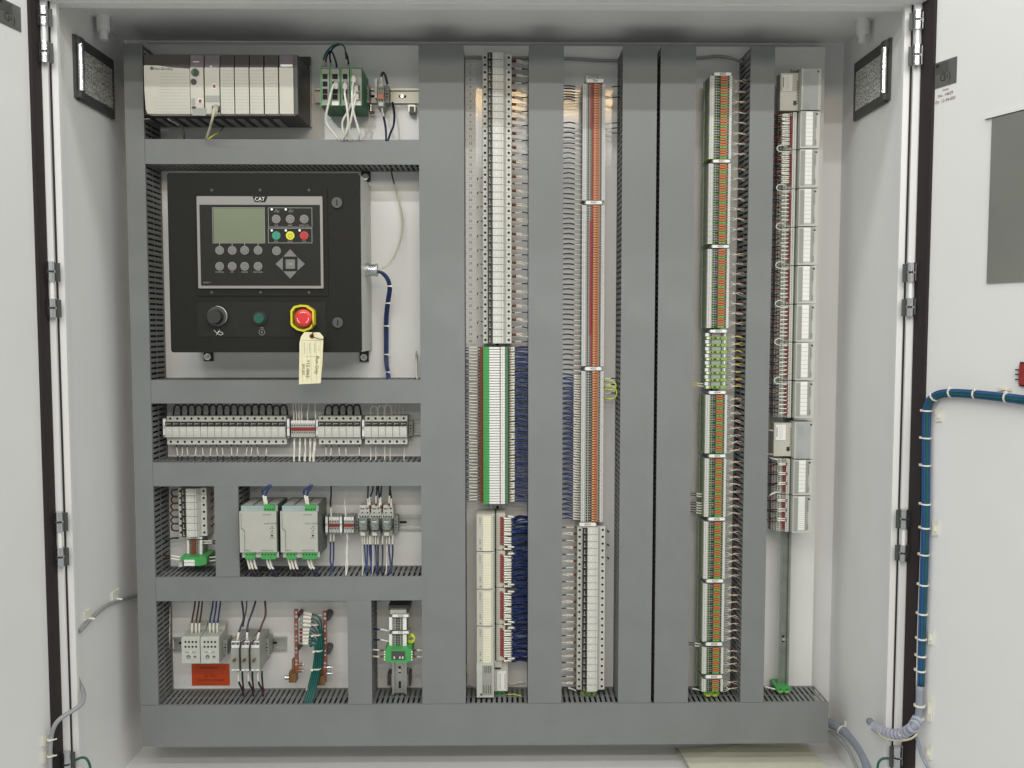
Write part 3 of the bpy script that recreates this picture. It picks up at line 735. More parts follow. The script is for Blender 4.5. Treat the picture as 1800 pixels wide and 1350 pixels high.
# ------------------------------------------------------------------ column four: modules at the right
Y4 = -.095
mx = [P(x, 600, Y4).x for x in (1368, 1376, 1383.5, 1389.5, 1395.5, 1399.5, 1409, 1420.5, 1433)]
def zz4(py): return P(1415+(600-py)*.012, py, Y4).z
lst = [(195, 261), (262, 330), (331, 398), (399, 466), (467, 534), (535, 601), (602, 669), (670, 735), (808, 871), (872, 937)]
for i, (p0, p1) in enumerate(lst):
    z1, z0 = zz4(p0), zz4(p1); hh = z1-z0
    where = '%s from the top at the far right' % od(i) if i < 8 else '%s below the lower adapter at the far right' % od(i-8)
    t = thing('io_module', 'grey output module, '+where, 'control module', (mx[7], -.04, z0), 'output modules at the far right')
    b = MB(); b.box(mx[5], mx[8], Y4, -.045, z0+.0006, z1-.0006, lg); b.box(mx[5]+.002, mx[6]-.001, Y4-.0005, Y4, z0+.004, z1-.004, mg); b.box(mx[7]+.001, mx[7]+.0075, Y4-.0005, Y4, z0+.006, z1-.002, mg); b.build('housing', t)
    b = MB(); b.box(mx[6], mx[7], Y4-.001, Y4-.0001, z0+.008, z1-.0015, white)
    nn = 8 if i < 8 or i == 8 else 16
    for k in range(1, nn): b.box(mx[6], mx[7], Y4-.0013, Y4-.001, z0+.008+(hh-.0095)*k/nn-.0003, z0+.008+(hh-.0095)*k/nn+.0003, inkg)
    b.build('label_strip', t)
    b = MB()
    b.box(mx[4]+.0001, mx[5]-.0001, Y4+.02, -.045, z0, z1, blk)
    b.box(mx[3], mx[4], Y4+.012, -.045, z0+.0003, z1-.0003, lg); b.box(mx[2], mx[3]-.0001, Y4+.018, -.045, z0+.0003, z1-.0003, mg)
    b.box(mx[1], mx[2]-.0001, Y4+.022, -.045, z0+.0003, z1-.0003, lg); b.box(mx[0], mx[1]-.0001, Y4+.03, -.045, z0+.0003, z1-.0003, mg)
    for k in range(16):
        zc = z0+hh*(k+.6)/16.5
        b.box(mx[3]+.003, mx[3]+.0045, Y4+.0115, Y4+.012, zc-.0009, zc+.0009, dkhole); b.box(mx[4]+.0005, mx[5]-.0005, Y4+.0195, Y4+.02, zc-.001, zc+.001, mg)
        if 0 < k < 15: b.box(mx[2]+.0015, mx[3]-.001, Y4+.013, Y4+.018, zc-.0018, zc+.0014, red)
        b.box(mx[1]+.002, mx[1]+.005, Y4+.0212, Y4+.022, zc-.0012, zc+.0012, slate); b.box(mx[0]+.002, mx[0]+.005, Y4+.0292, Y4+.03, zc-.0012, zc+.0012, dkhole)
    b.build('terminal_base', t)
    b = MB(); xm = (mx[7]+mx[8])/2-.001
    b.cyl((xm+.002, Y4-.0006, z1-.007), (xm+.002, Y4-.001, z1-.007), .0026, slate, 12)
    b.text('DC OUTPUT', .0042, (xm, Y4-.0008, z1-.025), ink, (0, 0, -1), (1, 0, 0)); b.text('24VDC', .0042, (xm, Y4-.0008, z0+.014), ink, (0, 0, -1), (1, 0, 0)); b.build('lettering', t)
    # wires
    dense = i < 2
    npair = 8 if i < 8 else 3
    for k in range(npair):
        for q in ((0, 1) if i < 2 or i > 7 else (0,)):
            y = p0+6+k*(7.1 if i < 8 else 17)+q*3+J(.4); xo = (600-y)*.0115
            sl0 = 1386+xo
            c_ = redw if (k+q+i) % 3 == 0 else dredw if (k+q) % 2 else (navyd if i % 3 else blackw)
            if i >= 2 and q and k % 2 and i < 8: c_ = whitew
            wire([(sl0, y, -.084), (sl0-4, y, -.086), (sl0-14, y+J(1), -.088), (sl0-18, y+J(1.4), -.082), (sl0-24, y+J(2.5), -.07), (sl0-40, y+J(3), -.06)], .0013,
                 [(0, redw, 1.0), (.06, sleeve, 1.05), (.36, c_, .9)], '%s sleeved wire from the top on the output module %s' % (od(k*2+q), where), 'sleeved wires of the output modules')
    if i < 8:
        y = p0-1 if i else p0-2; xo = (600-y)*.0115
        if i: wire([(1378+xo, y-3, -.085), (1371+xo, y-6, -.09), (1364+xo, y-4, -.093), (1362+xo, y+1, -.094), (1366+xo, y+5, -.093), (1375+xo, y+6, -.09), (1384+xo, y+5, -.086)], .0011, [(0, whitew, 1)], '%s white jumper loop from the top beside the output modules' % od(i-1), 'white jumper loops at the output modules', seg=4)
for (p0, p1, lb, up_) in ((121, 194, 'shaded grey network adapter at the top of the rightmost column', 1), (742, 807, 'grey network adapter between the output module banks', 0)):
    xo = (600-p0)*.0115
    z1, z0 = zz4(p0), zz4(p1)
    t = thing('network_adapter', lb, 'control module', (mx[7], -.04, z0))
    b = MB(); b.box(mx[5]+.001, mx[8]+.001, Y4, -.045, z0+.001, z1, lg); b.box(mx[5]+.004, mx[8]-.006, Y4-.0008, Y4-.0001, z0+.001, z1-.001, adg); b.build('housing', t)
    b = MB(); b.box(mx[0], mx[5], Y4+.02, -.045, z0+.004, z1-.004, plcg); b.box(mx[3]+.002, mx[4]+.001, Y4+.019, Y4+.0199, z0+.016, z0+.026, blk)
    for k in range(9): zc = z0+.02+k*.006; b.box(mx[5]-.0035, mx[5]-.001, Y4+.0194, Y4+.0199, zc-.001, zc+.001, dkhole)
    b.build('base', t)
    b = MB(); b.box(mx[0]+.004, mx[3]-.001, Y4+.0185, Y4+.0199, z1-.044, z1-.008, white); b.build('sticker', t)
    b = MB(); b.box(mx[0]+.006, mx[0]+.0075, Y4+.0182, Y4+.0184, z1-.036, z1-.014, ink)
    for k in range(3): b.box(mx[1]+.003*k+.002, mx[1]+.003*k+.0024, Y4+.0182, Y4+.0184, z1-.041, z1-.011, inkg)
    for k in range(4): b.box(mx[6]+k*.0033-.004, mx[6]+k*.0033-.003, Y4-.0012, Y4-.0009, z1-.028, z1-.008, inkg); b.box(mx[6]+k*.0033-.006, mx[6]+k*.0033-.005, Y4-.0012, Y4-.0009, z0+.004, z0+.016, inkg)
    b.cyl((mx[8]-.006, Y4-.0009, z1-.006), (mx[8]-.006, Y4-.0013, z1-.006), .0025, slate, 12); b.build('lettering', t)
rail(P(1379.5, 1070, -.042).x, P(1379, 1218, -.042).z, P(1385, 122, -.042).z, True, 'raised rail under the rightmost modules, bare near its foot', yb=-.033, half=.0125, m=railm)
ground_term(1377.5, 1213, -.06, 'green ground terminal at the foot of the rightmost rail', 13)
wire([(1364, 1212, -.05), (1356, 1210, -.05), (1344, 1207, -.05)], .0023, [(0, sleeve, 1)], 'thick white sleeve left of the rightmost ground terminal', None)
for k, (y, c_) in enumerate(((757, whitew), (799, whitew), (806, redw))):
    wire([(1372, y+3, -.07), (1362, y+1, -.07), (1352, y-1, -.06), (1340, y, -.06)], .0017, [(0, brown, 1.2), (.12, sleeve, 1.3), (.6, c_, 1)], '%s thick sleeved wire from the top left of the lower network adapter' % od(k), 'thick wires at the lower network adapter')
wire([(1372, 865, -.07), (1362, 866, -.08), (1354, 870, -.08), (1350, 876, -.07)], .0022, [(0, whitew, 1), (.7, greyw, 1)], 'white coaxial style wire curling beside the last output module', None)

# ------------------------------------------------------------------ row one: controller rack
Yr = -.155
t = thing('controller_rack', 'pale grey programmable controller rack with black top band in the shaded top left bay', 'controller', P(390, 220, 0))
b = MB(); b.pbox(254.5, 96, 524, 202, Yr+.02, -.012, blk); x0, x1, z0, z1 = RX(262, 99, 546, 222, -.012); b.box(x0, x1, -.012, -.001, z0, z1, slate)
b.box(x1-.0008, x1+.0006, -.013, -.001, z0, z1-.02, steel)
for k in range(12): xx = x0+.02+k*.026; b.box(xx, xx+.014, -.1, -.02, P(300, 202, Yr+.02).z-.0015, P(300, 202, Yr+.02).z-.0003, steelm)
b.build('chassis', t)
b = MB(); b.pbox(254, 96, 333.5, 119, Yr+.002, Yr+.02, blk)
x0, x1, z0, z1 = RX(253.5, 96, 333.5, 200, Yr)
k = (z1-z0)/104
pts = [(x0+.006, z0), (x0+.002, z0+.010), (x0, z0+.05), (x0, z1-.024), (x0+.004, z1-.0225), (x0+.03, z1-.0232), (x0+.06, z1-.0270), (x1, z1-.0292), (x1, z0)]
b.prism(pts, Yr, Yr+.0199, plcg)
for q in range(14): zz = z1-.040-q*.0068; b.box(x0+.033-(.012 if q > 8 else 0), x1-.004, Yr-.0002, Yr, zz, zz+.0006, mg)
b.build('power_supply', t)
b = MB(); b.ptext('Allen-Bradley', 4.8, 286, 121, Yr-.0006, slate); b.disc(266.5, 120, 2.8, Yr-.0003, slate, .0005); b.build('lettering', t)
def slotm(p0, p1, kind):
    b = MB(); b.pbox(p0, 97, p1, 118, Yr+.001, Yr+.0199, blk if kind == 'b' else smoke)
    b.pbox(p0+.3, 118.5, p1-.3, 200, Yr, Yr+.0199, plcg)
    if kind == 'b':
        for q in range(13): b.pbox(p0+1.5, 124+q*5.6, p1-1.5, 124.5+q*5.6, Yr-.0002, Yr, mg)
    o = b.build('plc_module', t)
    b = MB()
    if kind == 'c':
        b.disc(342.5, 127, 6.5, Yr-.003, blk, .003); b.pbox(338, 122, 340.5, 131, Yr-.0045, Yr-.0031, green2); b.build('port', o); b = MB(); b.disc(340, 143.5, 5, Yr-.002, blk, .002); b.build('port', o); b = MB()
        b.pbox(336.5, 173, 342, 184, Yr-.0015, Yr-.0001, mg); b.pbox(338, 190, 362, 203, Yr-.002, Yr-.0001, mg); b.pbox(337, 187, 344, 191, Yr-.0025, Yr-.0021, blk)
        b.pbox(347.5, 173, 356, 181.5, Yr-.0012, Yr-.0003, white); b.pbox(349, 174.5, 354.5, 180.5, Yr-.0016, Yr-.0013, red)
        b.pbox(339, 108, 350, 109.2, Yr+.0002, Yr+.0009, white)
        b.build('port', o)
    elif kind == 'e':
        b.pbox(373, 147, 380, 156, Yr-.0012, Yr-.0001, white); b.pbox(374, 148.5, 378.8, 154.5, Yr-.0016, Yr-.0013, red)
        b.pbox(361, 168, 386, 179, Yr-.001, Yr-.0001, mg); b.pbox(372.5, 186, 386, 197, Yr-.0015, Yr-.0001, blk); b.pbox(369, 115.5, 373, 117.2, Yr+.0002, Yr+.0009, white)
        b.build('port', o)
    elif kind == 's': b.pbox(p0+2, 113, p1-2, 117, Yr+.0002, Yr+.0009, white); b.build('indicator', o)
for (p0, p1, k) in ((334.5, 358, 'c'), (360, 386, 'e'), (387.5, 411.5, 'b'), (413, 437.5, 'b'), (439, 463, 'b'), (465, 489, 'b'), (491, 516, 's')): slotm(p0, p1, k)
b = MB(); b.pbox(516.5, 97, 523, 201, Yr+.004, Yr+.0199, slate); b.build('end_cap', t)
b = MB(); b.tube([P(379, 190, -.16), P(376, 197, -.175), P(373, 210, -.17), P(368, 228, -.14), P(362, 246, -.112)], .0028, beigew, 8)
b.tube([P(380, 188, -.157), P(376, 201, -.172)], .0062, plcg, 8); tag(b.build('network_cable'), 'beige network cable plugged into the controller rack and dropping into the duct', 'cable')
wire([(295, 202, -.1), (297, 210, -.1), (310, 217, -.1), (322, 228, -.1), (324, 246, -.09)], .0022, [(0, whitew, 1), (.2, greyw, 1.), (.5, slate, 1)], 'grey cable dropping from the left end of the controller rack', None)
wire([(392, 215, -.03), (393, 222, -.04), (386, 232, -.08), (375, 238, -.1), (364, 246, -.1)], .0016, [(0, blackw, 1), (.3, greyw, 1), (.6, gyw, 1)], 'thin ground wire looping under the controller rack', None)
# brown sheet behind
# switches
Ys = -.115
for i, (p0, p1) in enumerate(((563, 579.5), (580, 597.5), (598.5, 614.5), (615.5, 636))):
    t = thing('network_switch', 'green framed network switch, %s from the left on the top rail' % od(i), 'network switch', P((p0+p1)/2, 186, -.012), 'green framed network switches')
    b = MB(); b.pbox(p0, 119, p1, 186, Ys, -.012, green2); b.pbox(p0, 118, p0+2, 186.5, Ys-.004, Ys-.0001, green); b.build('housing', t)
    b = MB(); b.pbox(p0+2.5, 121, p1-.5, 185, Ys-.003, Ys-.0001, mg); b.build('face_plate', t)
    for k, yy in enumerate((130, 143, 156, 166) if i != 3 else (150, 163)):
        b = MB(); b.pbox(p0+4, yy, p1-4, yy+9, Ys-.0036, Ys-.0031, dkhole); b.build('port', t)
    if i in (1, 3): b = MB(); b.pbox(p0+3.5, 178, p1-2, 185, Ys-.0038, Ys-.0031, white); b.build('label', t)
for i, (pts, c_) in enumerate((([(568.5, 116), (569, 105), (573, 93), (583, 82), (595, 77.5), (605, 82), (608, 98), (609, 114)], tealw), ([(573, 116), (573.5, 102), (578, 92), (583, 90), (590, 107), (592, 118)], navyd), ([(582, 116), (580, 95), (588, 82), (598, 78)], navyd), ([(613, 114), (611, 100), (608, 92)], navyd))):
    wire([(x, y, -.06-.03*math.sin(k/len(pts)*3.1)) for k, (x, y) in enumerate(pts)], .0019, [(0, sleeve, 1.3), (.13, c_, 1.05), (.9, sleeve if i == 0 else c_, 1.2)], '%s dark jumper wire arching above the network switches' % od(i), 'dark jumper wires above the network switches', seg=4)
for i, pts in enumerate(([(591, 146, -.13), (585, 152, -.14), (578, 180, -.135), (573, 205, -.12), (576, 220, -.11), (597, 247, -.1)], [(607, 147, -.13), (606, 165, -.14), (610, 190, -.14), (612, 215, -.13), (608, 235, -.12), (602, 247, -.1)],
                         [(622, 135, -.13), (619, 160, -.145), (620, 190, -.14), (628, 220, -.125), (632, 235, -.12), (630, 247, -.1)], [(626, 152, -.13), (622, 170, -.14), (612, 195, -.13), (602, 215, -.12), (605, 235, -.11), (616, 247, -.1)],
                         [(627, 165, -.13), (622, 185, -.14), (617, 210, -.13), (613, 228, -.12), (618, 247, -.1)])):
    b = MB(); b.tube([P(*p) for p in pts], .0026, whitew, 8, 4); b.tube([P(pts[0][0], pts[0][1]-1, -.12), P(pts[0][0]-.5, pts[0][1]+7, -.137)], .0052, whitew, 8)
    tag(b.build('patch_cable'), '%s pale patch cable from the left drooping from the network switches' % od(i), 'cable', 'pale patch cables')
def endstop(px, py, Y, lab, w=8, h=26):
    b = MB(); b.pbox(px-w/2, py-h/2, px+w/2, py+h/2, Y, -.008, mg); b.pbox(px-w/2+.6, py-h*.32, px+w/2-.6, py+h*.32, Y-.003, Y-.0001, mg)
    for k in (-1, 0, 1): b.disc(px, py+k*h*.19, 1.7 if k == 0 else 1.3, Y-.0032, dkhole, .0004, 10)
    tag(b.build('end_stop'), lab, 'end clamp', 'grey rail end clamps')
endstop(645, 165, -.04, 'grey end clamp right after the network switches', 8, 30)
t = thing('relay_socket', 'small grey terminal with orange centre on the top rail', 'terminal block', P(670, 168, -.01))
b = MB(); b.pbox(664, 150, 675, 188, -.06, -.01, mg); b.pbox(665.5, 147, 673.5, 152, -.062, -.02, lg2); b.pbox(666, 180, 673.5, 186, -.064, -.0601, lg2)
for x in (667, 672): b.pbox(x-1, 155, x+1, 157, -.0606, -.0601, dkhole); b.pbox(x-1, 176, x+1, 178, -.0606, -.0601, dkhole)
b.build('housing', t)
b = MB(); b.pbox(665, 164.5, 674, 174, -.064, -.0601, orange); b.build('jumper', t)
endstop(680, 165, -.04, 'grey end clamp beside the orange centred terminal on the top rail', 7, 30)
b = MB(); b.pbox(658.5, 138, 663, 172, -.055, -.012, lg2); b.pbox(659, 139, 662.5, 152, -.056, -.0551, white); tag(b.build('clear_marker'), 'slim pale marker standing up left of the orange centred terminal', 'marker')
wire([(671, 149, -.055), (670, 140, -.06), (672, 128, -.06), (677, 132, -.06), (681, 148, -.05)], .0027, [(0, sleeve, .9), (.3, navyd, 1.1)], 'dark hooked wire above the orange centred terminal', None)
wire([(671, 190, -.06), (674, 205, -.07), (678, 225, -.09), (679, 248, -.1)], .0026, [(0, sleeve, .9), (.28, navyd, 1.)], 'dark wire below the orange centred terminal', None)
wire([(690, 180, -.01), (693, 200, -.03), (692, 220, -.06), (686, 235, -.08), (682, 248, -.1)], .0026, [(0, navyd, 1.)], 'dark wire dropping behind the top rail to the duct', None)
b = MB(); b.pbox(717.5, 184, 730, 196, -.03, -.001, steel); b.pbox(720, 187, 727.5, 199, -.034, -.0301, slate); tag(b.build('rail_bracket'), 'small steel bracket under the top rail near the wide duct', 'bracket')
b = MB(); b.cyl(P(652, 184, -.02), P(652, 199, -.02), .002, chrome); b.pbox(650, 195, 658, 200, -.022, -.018, dredw); tag(b.build('clamp_screw'), 'small screw with red washer hanging below the top rail', 'screw')

# ------------------------------------------------------------------ operator panel box
Yh = -.175
t = thing('operator_panel_box', 'black operator panel box with green screen, buttons and keypad', 'operator panel', P(465, 620, 0))
b = MB(); x0, x1, z0, z1 = RX(297, 304, 633.5, 619.5, Yh); b.box(x0+.001, x1-.001, Yh+.012, -.004, z0+.001, z1-.001, lg); b.build('enclosure_box', t)
def rrect(x0, x1, z0, z1, r, n=4):
    o = []
    for cx_, cz_, a0 in ((x1-r, z1-r, 0), (x0+r, z1-r, 90), (x0+r, z0+r, 180), (x1-r, z0+r, 270)):
        for i in range(n+1): a = math.radians(a0+90*i/n); o.append((cx_+r*math.cos(a), cz_+r*math.sin(a)))
    return o
b = MB(); b.prism(rrect(x0, x1, z0, z1, .006), Yh, Yh+.0119, blkp); cover = b.build('front_cover', t)
b = MB(); b.pbox(345, 330, 576, 520, Yh-.002, Yh-.0001, blkp)
for px_, py_ in ((372, 334), (457, 334), (543, 334), (372, 514), (458, 514), (543, 514)): b.disc(px_, py_, 2.4, Yh-.003, slate, .0009, 12)
b.build('mounting_frame', t)
Yk = Yh-.006
b = MB(); x0, x1, z0, z1 = RX(347, 345, 567.5, 507, Yk); b.prism(rrect(x0, x1, z0, z1, .002), Yk, Yh-.0021, bezel); ctl = b.build('controller', t)
Yk1 = Yk-.0008
b = MB(); b.pbox(352, 360, 563, 502, Yk1, Yk-.0001, blkp2)
k = (Yk+CD)/F; c = P(457, 350.5, Yk1); b.prism([(c.x-13*k, c.z+5.2*k), (c.x+13*k, c.z+5.2*k), (c.x+9*k, c.z-4.5*k), (c.x-9*k, c.z-4.5*k)], Yk1, Yk-.0001, blkp2); b.build('keypad_face', ctl)
def frame(b, a0, a1, a2, a3, w, Y, m):
    b.pbox(a0, a1, a2, a1+w, Y, Y+.0003, m); b.pbox(a0, a3-w, a2, a3, Y, Y+.0003, m); b.pbox(a0, a1+w+.01, a0+w, a3-w-.01, Y, Y+.0003, m); b.pbox(a2-w, a1+w+.01, a2, a3-w-.01, Y, Y+.0003, m)
for q_ in ((373.5, 364.5, 465.5, 427.5), (471.3, 365, 548.7, 399.5), (471.3, 401, 548.7, 427.3)): b = MB(); frame(b, *q_, .7, Yk1-.0004, inkg); b.build('printed_frame', ctl)
b = MB()
for x in (386, 408, 430, 453.5): b.pbox(x-.4, 427.6, x+.4, 433, Yk1-.0004, Yk1-.0001, inkg)
for x, y_, s_ in ((485.5, 396.2, 'ACK'), (510, 396.2, 'RESET'), (534.5, 396.2, 'EVENT LOG'), (485.5, 424.2, 'RUN'), (510, 424.2, 'AUTO'), (534.5, 424.2, 'STOP'), (386, 478.3, 'CONTROL'), (408, 478.3, 'AUX'), (430, 478.3, 'ENGINE'), (453.5, 478.3, 'MAIN MENU'), (364, 496.8, 'EMCP 4.1')):
    b.ptext(s_, 2.3, x, y_, Yk1-.0004, inkg)
for x in (485.5, 510.5):
    c = P(x, 371, Yk1-.0004)
    for q in range(3):
        a = math.radians(90+120*q); a2 = math.radians(210+120*q)
        b.cyl((c.x+3.4*k*math.cos(a), c.y, c.z+3.2*k*math.sin(a)), (c.x+3.4*k*math.cos(a2), c.y, c.z+3.2*k*math.sin(a2)), .0004, inkg, 4)
    b.ptext(')' if x < 500 else '?', 4, x+4.3, 371, Yk1-.0004, inkg)
b.build('printed_legend', ctl)
b = MB(); b.ptext('CAT', 6.6, 456.5, 350, Yk1-.0005, white); c = P(456.5, 353.8, Yk1-.0006); b.prism([(c.x-1.6*k, c.z-.7*k), (c.x+1.6*k, c.z-.7*k), (c.x, c.z+.5*k)], c.y, c.y+.0002, yellow); b.build('logo', ctl)
b = MB(); b.pbox(375.3, 366, 464.5, 426.5, Yk1-.0005, Yk1-.0001, lcd); b.build('screen', ctl)
for i, (x, y_, m) in enumerate([(485.5, 385, btn), (510, 385, btn), (534.6, 385, btn), (485.5, 414, M('green_button_film', (.03, .25, .16), .45)), (510, 414, M('yellow_button_film', (.62, .62, .03), .45)), (534.6, 414, M('red_button_film', (.45, .035, .035), .45)), (486, 441, btn)]+[(x, y_, btn) for y_ in (440, 468) for x in (386, 408, 430, 453.5)]):
    b = MB(); b.disc(x, y_, 7.4, Yk1-.0011, bezel if m is btn else m, .0010, 24); b.disc(x, y_, 6.5, Yk1-.0014, m, .0003, 24)
    if i == 3: b.pbox(x-.5, y_-3.5, x+.5, y_+3.5, Yk1-.0017, Yk1-.0014, green2)
    elif i in (4, 5):
        c = P(x, y_, Yk1-.0016); b.tube([(c.x+3.6*k*math.cos(math.radians(a)), c.y, c.z+3.6*k*math.sin(math.radians(a))) for a in range(120, 421, 25)], .0005, brown if i == 4 else redw, 4, 1)
        b.pbox(x-.4, y_-4, x+.4, y_+.5, Yk1-.0017, Yk1-.0014, brown if i == 4 else redw)
    else:
        c = P(x, y_, Yk1-.0016); b.tube([(c.x+3*k*math.cos(math.radians(a)), c.y, c.z+2.6*k*math.sin(math.radians(a))) for a in range(i*40, i*40+220, 25)], .0004, inkg, 4, 1)
    b.build('button', ctl)
for pts in ([(510, 438), (498, 451), (522, 451)], [(484, 464), (497, 452.5), (497, 475.5)], [(536, 464), (523, 452.5), (523, 475.5)], [(510, 490), (498, 477), (522, 477)]):
    b = MB(); q = [P(*p, Yk1-.0012) for p in pts]; b.prism([(v.x, v.z) for v in q], Yk1-.0012, Yk1-.0001, btn); b.build('arrow_key', ctl)
b = MB(); x0, x1, z0, z1 = RX(502, 456, 518.5, 472.5, Yk1-.0012); b.prism(rrect(x0, x1, z0, z1, .002), Yk1-.0012, Yk1-.0001, btn); b.ptext('OK', 5, 510, 464.5, Yk1-.0014, inkg); b.build('ok_key', ctl)
for (x, y_) in ((477.7, 368), (502.3, 368), (477.7, 405), (502.3, 405), (526.7, 405)): b = MB(); b.disc(x, y_, 2, Yk1-.0009, white, .0008, 14); b.build('indicator_lamp', ctl)
b = MB(); b.pbox(347, 531, 572.5, 592, Yh-.001, Yh-.0001, blkp2); sub = b.build('lower_plate', t)
for (x, y_) in ((592, 356), (593.5, 567)):
    b = MB(); b.disc(x, y_, 9.2, Yh-.004, slate, .0039, 24); b.pbox(x-.9, y_-5, x+.9, y_+5, Yh-.0045, Yh-.0041, dkhole); b.build('slotted_screw', t)
b = MB(); c = P(383, 556, Yh-.001); b.cyl(c, c+Vector((0, -.006, 0)), .0215, slate, 32); b.cyl(c+Vector((-.002, -.006, -.001)), c+Vector((-.002, -.022, -.001)), .0165, blk, 32, .0145)
b.tube([c+Vector((.0215*math.cos(math.radians(a)), -.0065, .0215*math.sin(math.radians(a)))) for a in range(-40, 110, 15)], .0012, steel, 6, 1); kn = b.build('selector_knob', t)
b = MB(); b.tube([P(376, 580, Yh-.0015), P(382, 586, Yh-.0015), P(388, 589, Yh-.0015), P(392, 586, Yh-.0015), P(385, 583, Yh-.0015), P(380, 589, Yh-.0015), P(386, 580, Yh-.0015)], .0006, white, 4, 3); b.build('key_symbol', sub)
b = MB(); c = P(457.5, 559.5, Yh-.001); b.cyl(c, c+Vector((0, -.004, 0)), .0148, blk, 28); b.cyl(c+Vector((0, -.004, 0)), c+Vector((0, -.012, 0)), .0112, M('dark_teal_button', (.01, .09, .065), .35), 28, .0105); b.build('start_button', t)
b = MB(); c = P(460.3, 583.5, Yh-.0014); b.tube([(c.x+5.2*k*math.cos(math.radians(a)), c.y, c.z-.5*k+5*k*math.sin(math.radians(a))) for a in range(0, 361, 30)], .0005, inkg, 4, 1); b.pbox(457, 576, 463.5, 576.8, Yh-.0014, Yh-.0011, inkg); b.ptext('6', 4.5, 460.3, 584, Yh-.0014, inkg); b.build('engine_symbol', sub)
# emergency stop
es = thing('emergency_stop', 'red mushroom stop button inside a yellow guard on the black box', 'emergency stop', P(533, 560, Yh))
b = MB(); kk = (Yh-.02+CD)/F; c = P(535, 559.5, Yh-.001)
def gout(w, h, cut): return [(-w, h*.55), (-w*.72, h*.88), (-w*.2, h), (w*.35, h*.98), (w*.95, h*.62), (w, h*.5), (w, -h*.45), (w*.7, -h*.8), (w*.1, -h), (-w*.45, -h*.9), (-w*.9, -h*.6), (-w, -h*.45)]
ring = gout(20.5*kk, 23.5*kk, 0); inn = gout(17.3*kk, 20*kk, 0); n = len(ring)
vs = []
for y_ in (c.y, c.y-.021):
    vs += [(c.x+x, y_, c.z+z) for x, z in ring]; vs += [(c.x+x, y_, c.z+z) for x, z in inn]
fs = []
for i in range(n):
    j = (i+1) % n
    fs += [(i, j, 2*n+j, 2*n+i), (n+j, n+i, 3*n+i, 3*n+j), (2*n+i, 2*n+j, 3*n+j, 3*n+i), (i, n+i, n+j, j)]
b.add(vs, fs, yellow); b.prism([(c.x+x, c.z+z) for x, z in inn], c.y-.001, c.y, M('dark_yellow_base', (.35, .30, .01), .5)); b.build('guard', es)
b = MB(); c = P(532, 559, Yh-.03); b.cyl((c.x, Yh-.002, c.z), (c.x, Yh-.014, c.z), .012, blk, 20); b.cyl((c.x, Yh-.014, c.z), (c.x, Yh-.020, c.z), .0155, estop, 32, .0195); b.cyl((c.x, Yh-.020, c.z), (c.x, Yh-.026, c.z), .0195, estop, 32, .0175); b.cyl((c.x, Yh-.026, c.z), (c.x, Yh-.028, c.z), .0175, estop, 32, .012); b.build('mushroom_head', es)
b = MB(); c.y = Yh-.0275
for s0 in (60, 180, 300):
    b.tube([(c.x+.0122*math.cos(math.radians(a)), c.y, c.z+.0122*math.sin(math.radians(a))) for a in range(s0, s0+66, 12)], .0008, white, 4, 1)
b.build('arrow_print', es)
# tag
t2 = thing('manila_tag', 'cream cardboard tag with handwriting tied to the red stop button', 'tag', P(545, 590, Yh-.03))
Yt = Yh-.028
q = [P(*p, Yt) for p in ((535, 583.5), (562, 584.5), (568.5, 592), (566.5, 640), (563.5, 673.5), (525.5, 675.5), (526.5, 602), (529, 592))]
b = MB(); b.prism([(v.x, v.z) for v in q][::-1], Yt, Yt+.0006, tagc); b.build('card', t2)
b = MB(); b.disc(548, 591, 4.2, Yt-.0008, brown, .0007, 16); b.disc(548, 591, 2, Yt-.001, dkhole, .0002, 10); b.build('eyelet', t2)
b = MB()
for x in (531, 540, 546.5, 556, 564): b.pbox(x, 600, x+.4, 672, Yt-.0003, Yt-.0001, inkg)
b.pbox(530, 598, 564, 598.5, Yt-.0005, Yt-.0003, inkg); b.pbox(536, 626, 562, 626.5, Yt-.0005, Yt-.0003, inkg)
for x, s_ in ((535, 'DESCRIPTION'), (544, 'ENGINE NO'), (553, 'EQUIPMENT'), (560.5, 'PO NO')): b.ptext(s_, 2.4, x, 612, Yt-.0005, inkg, -90)
b.ptext('Y12 0062', 6, 541, 648, Yt-.0006, slate, -92); b.ptext('EPI 001', 5, 533, 650, Yt-.0006, slate, -90); b.ptext('Run Only', 6, 557, 642, Yt-.0006, slate, -94); b.build('handwriting', t2)
b = MB(); b.tube([P(547, 592, Yt-.001), P(550, 585, Yt-.003), P(550, 572, Yt-.006), P(547, 560, Yt+.006), P(544, 548, Yt+.01)], .0011, blackw, 6)
b.tube([P(548, 592, Yt-.001), P(556, 594, Yt-.003), P(563, 596, Yt-.003), P(571, 596, Yt)], .0007, blackw, 6); b.build('string', t2)
# box feet
for (x, y_, lb) in ((366, 627, 0), (640, 628, 0), (643, 311, 0)):
    b = MB(); b.pbox(x-8, y_-13, x+8, y_+8, -.006, -.0005, blk); c = P(x, y_, -.006); b.cyl(c, c+Vector((0, -.006, 0)), .0085, chrome, 6); b.cyl(c+Vector((0, -.006, 0)), c+Vector((0, -.01, 0)), .0045, steel, 12); b.build('mounting_foot', t)
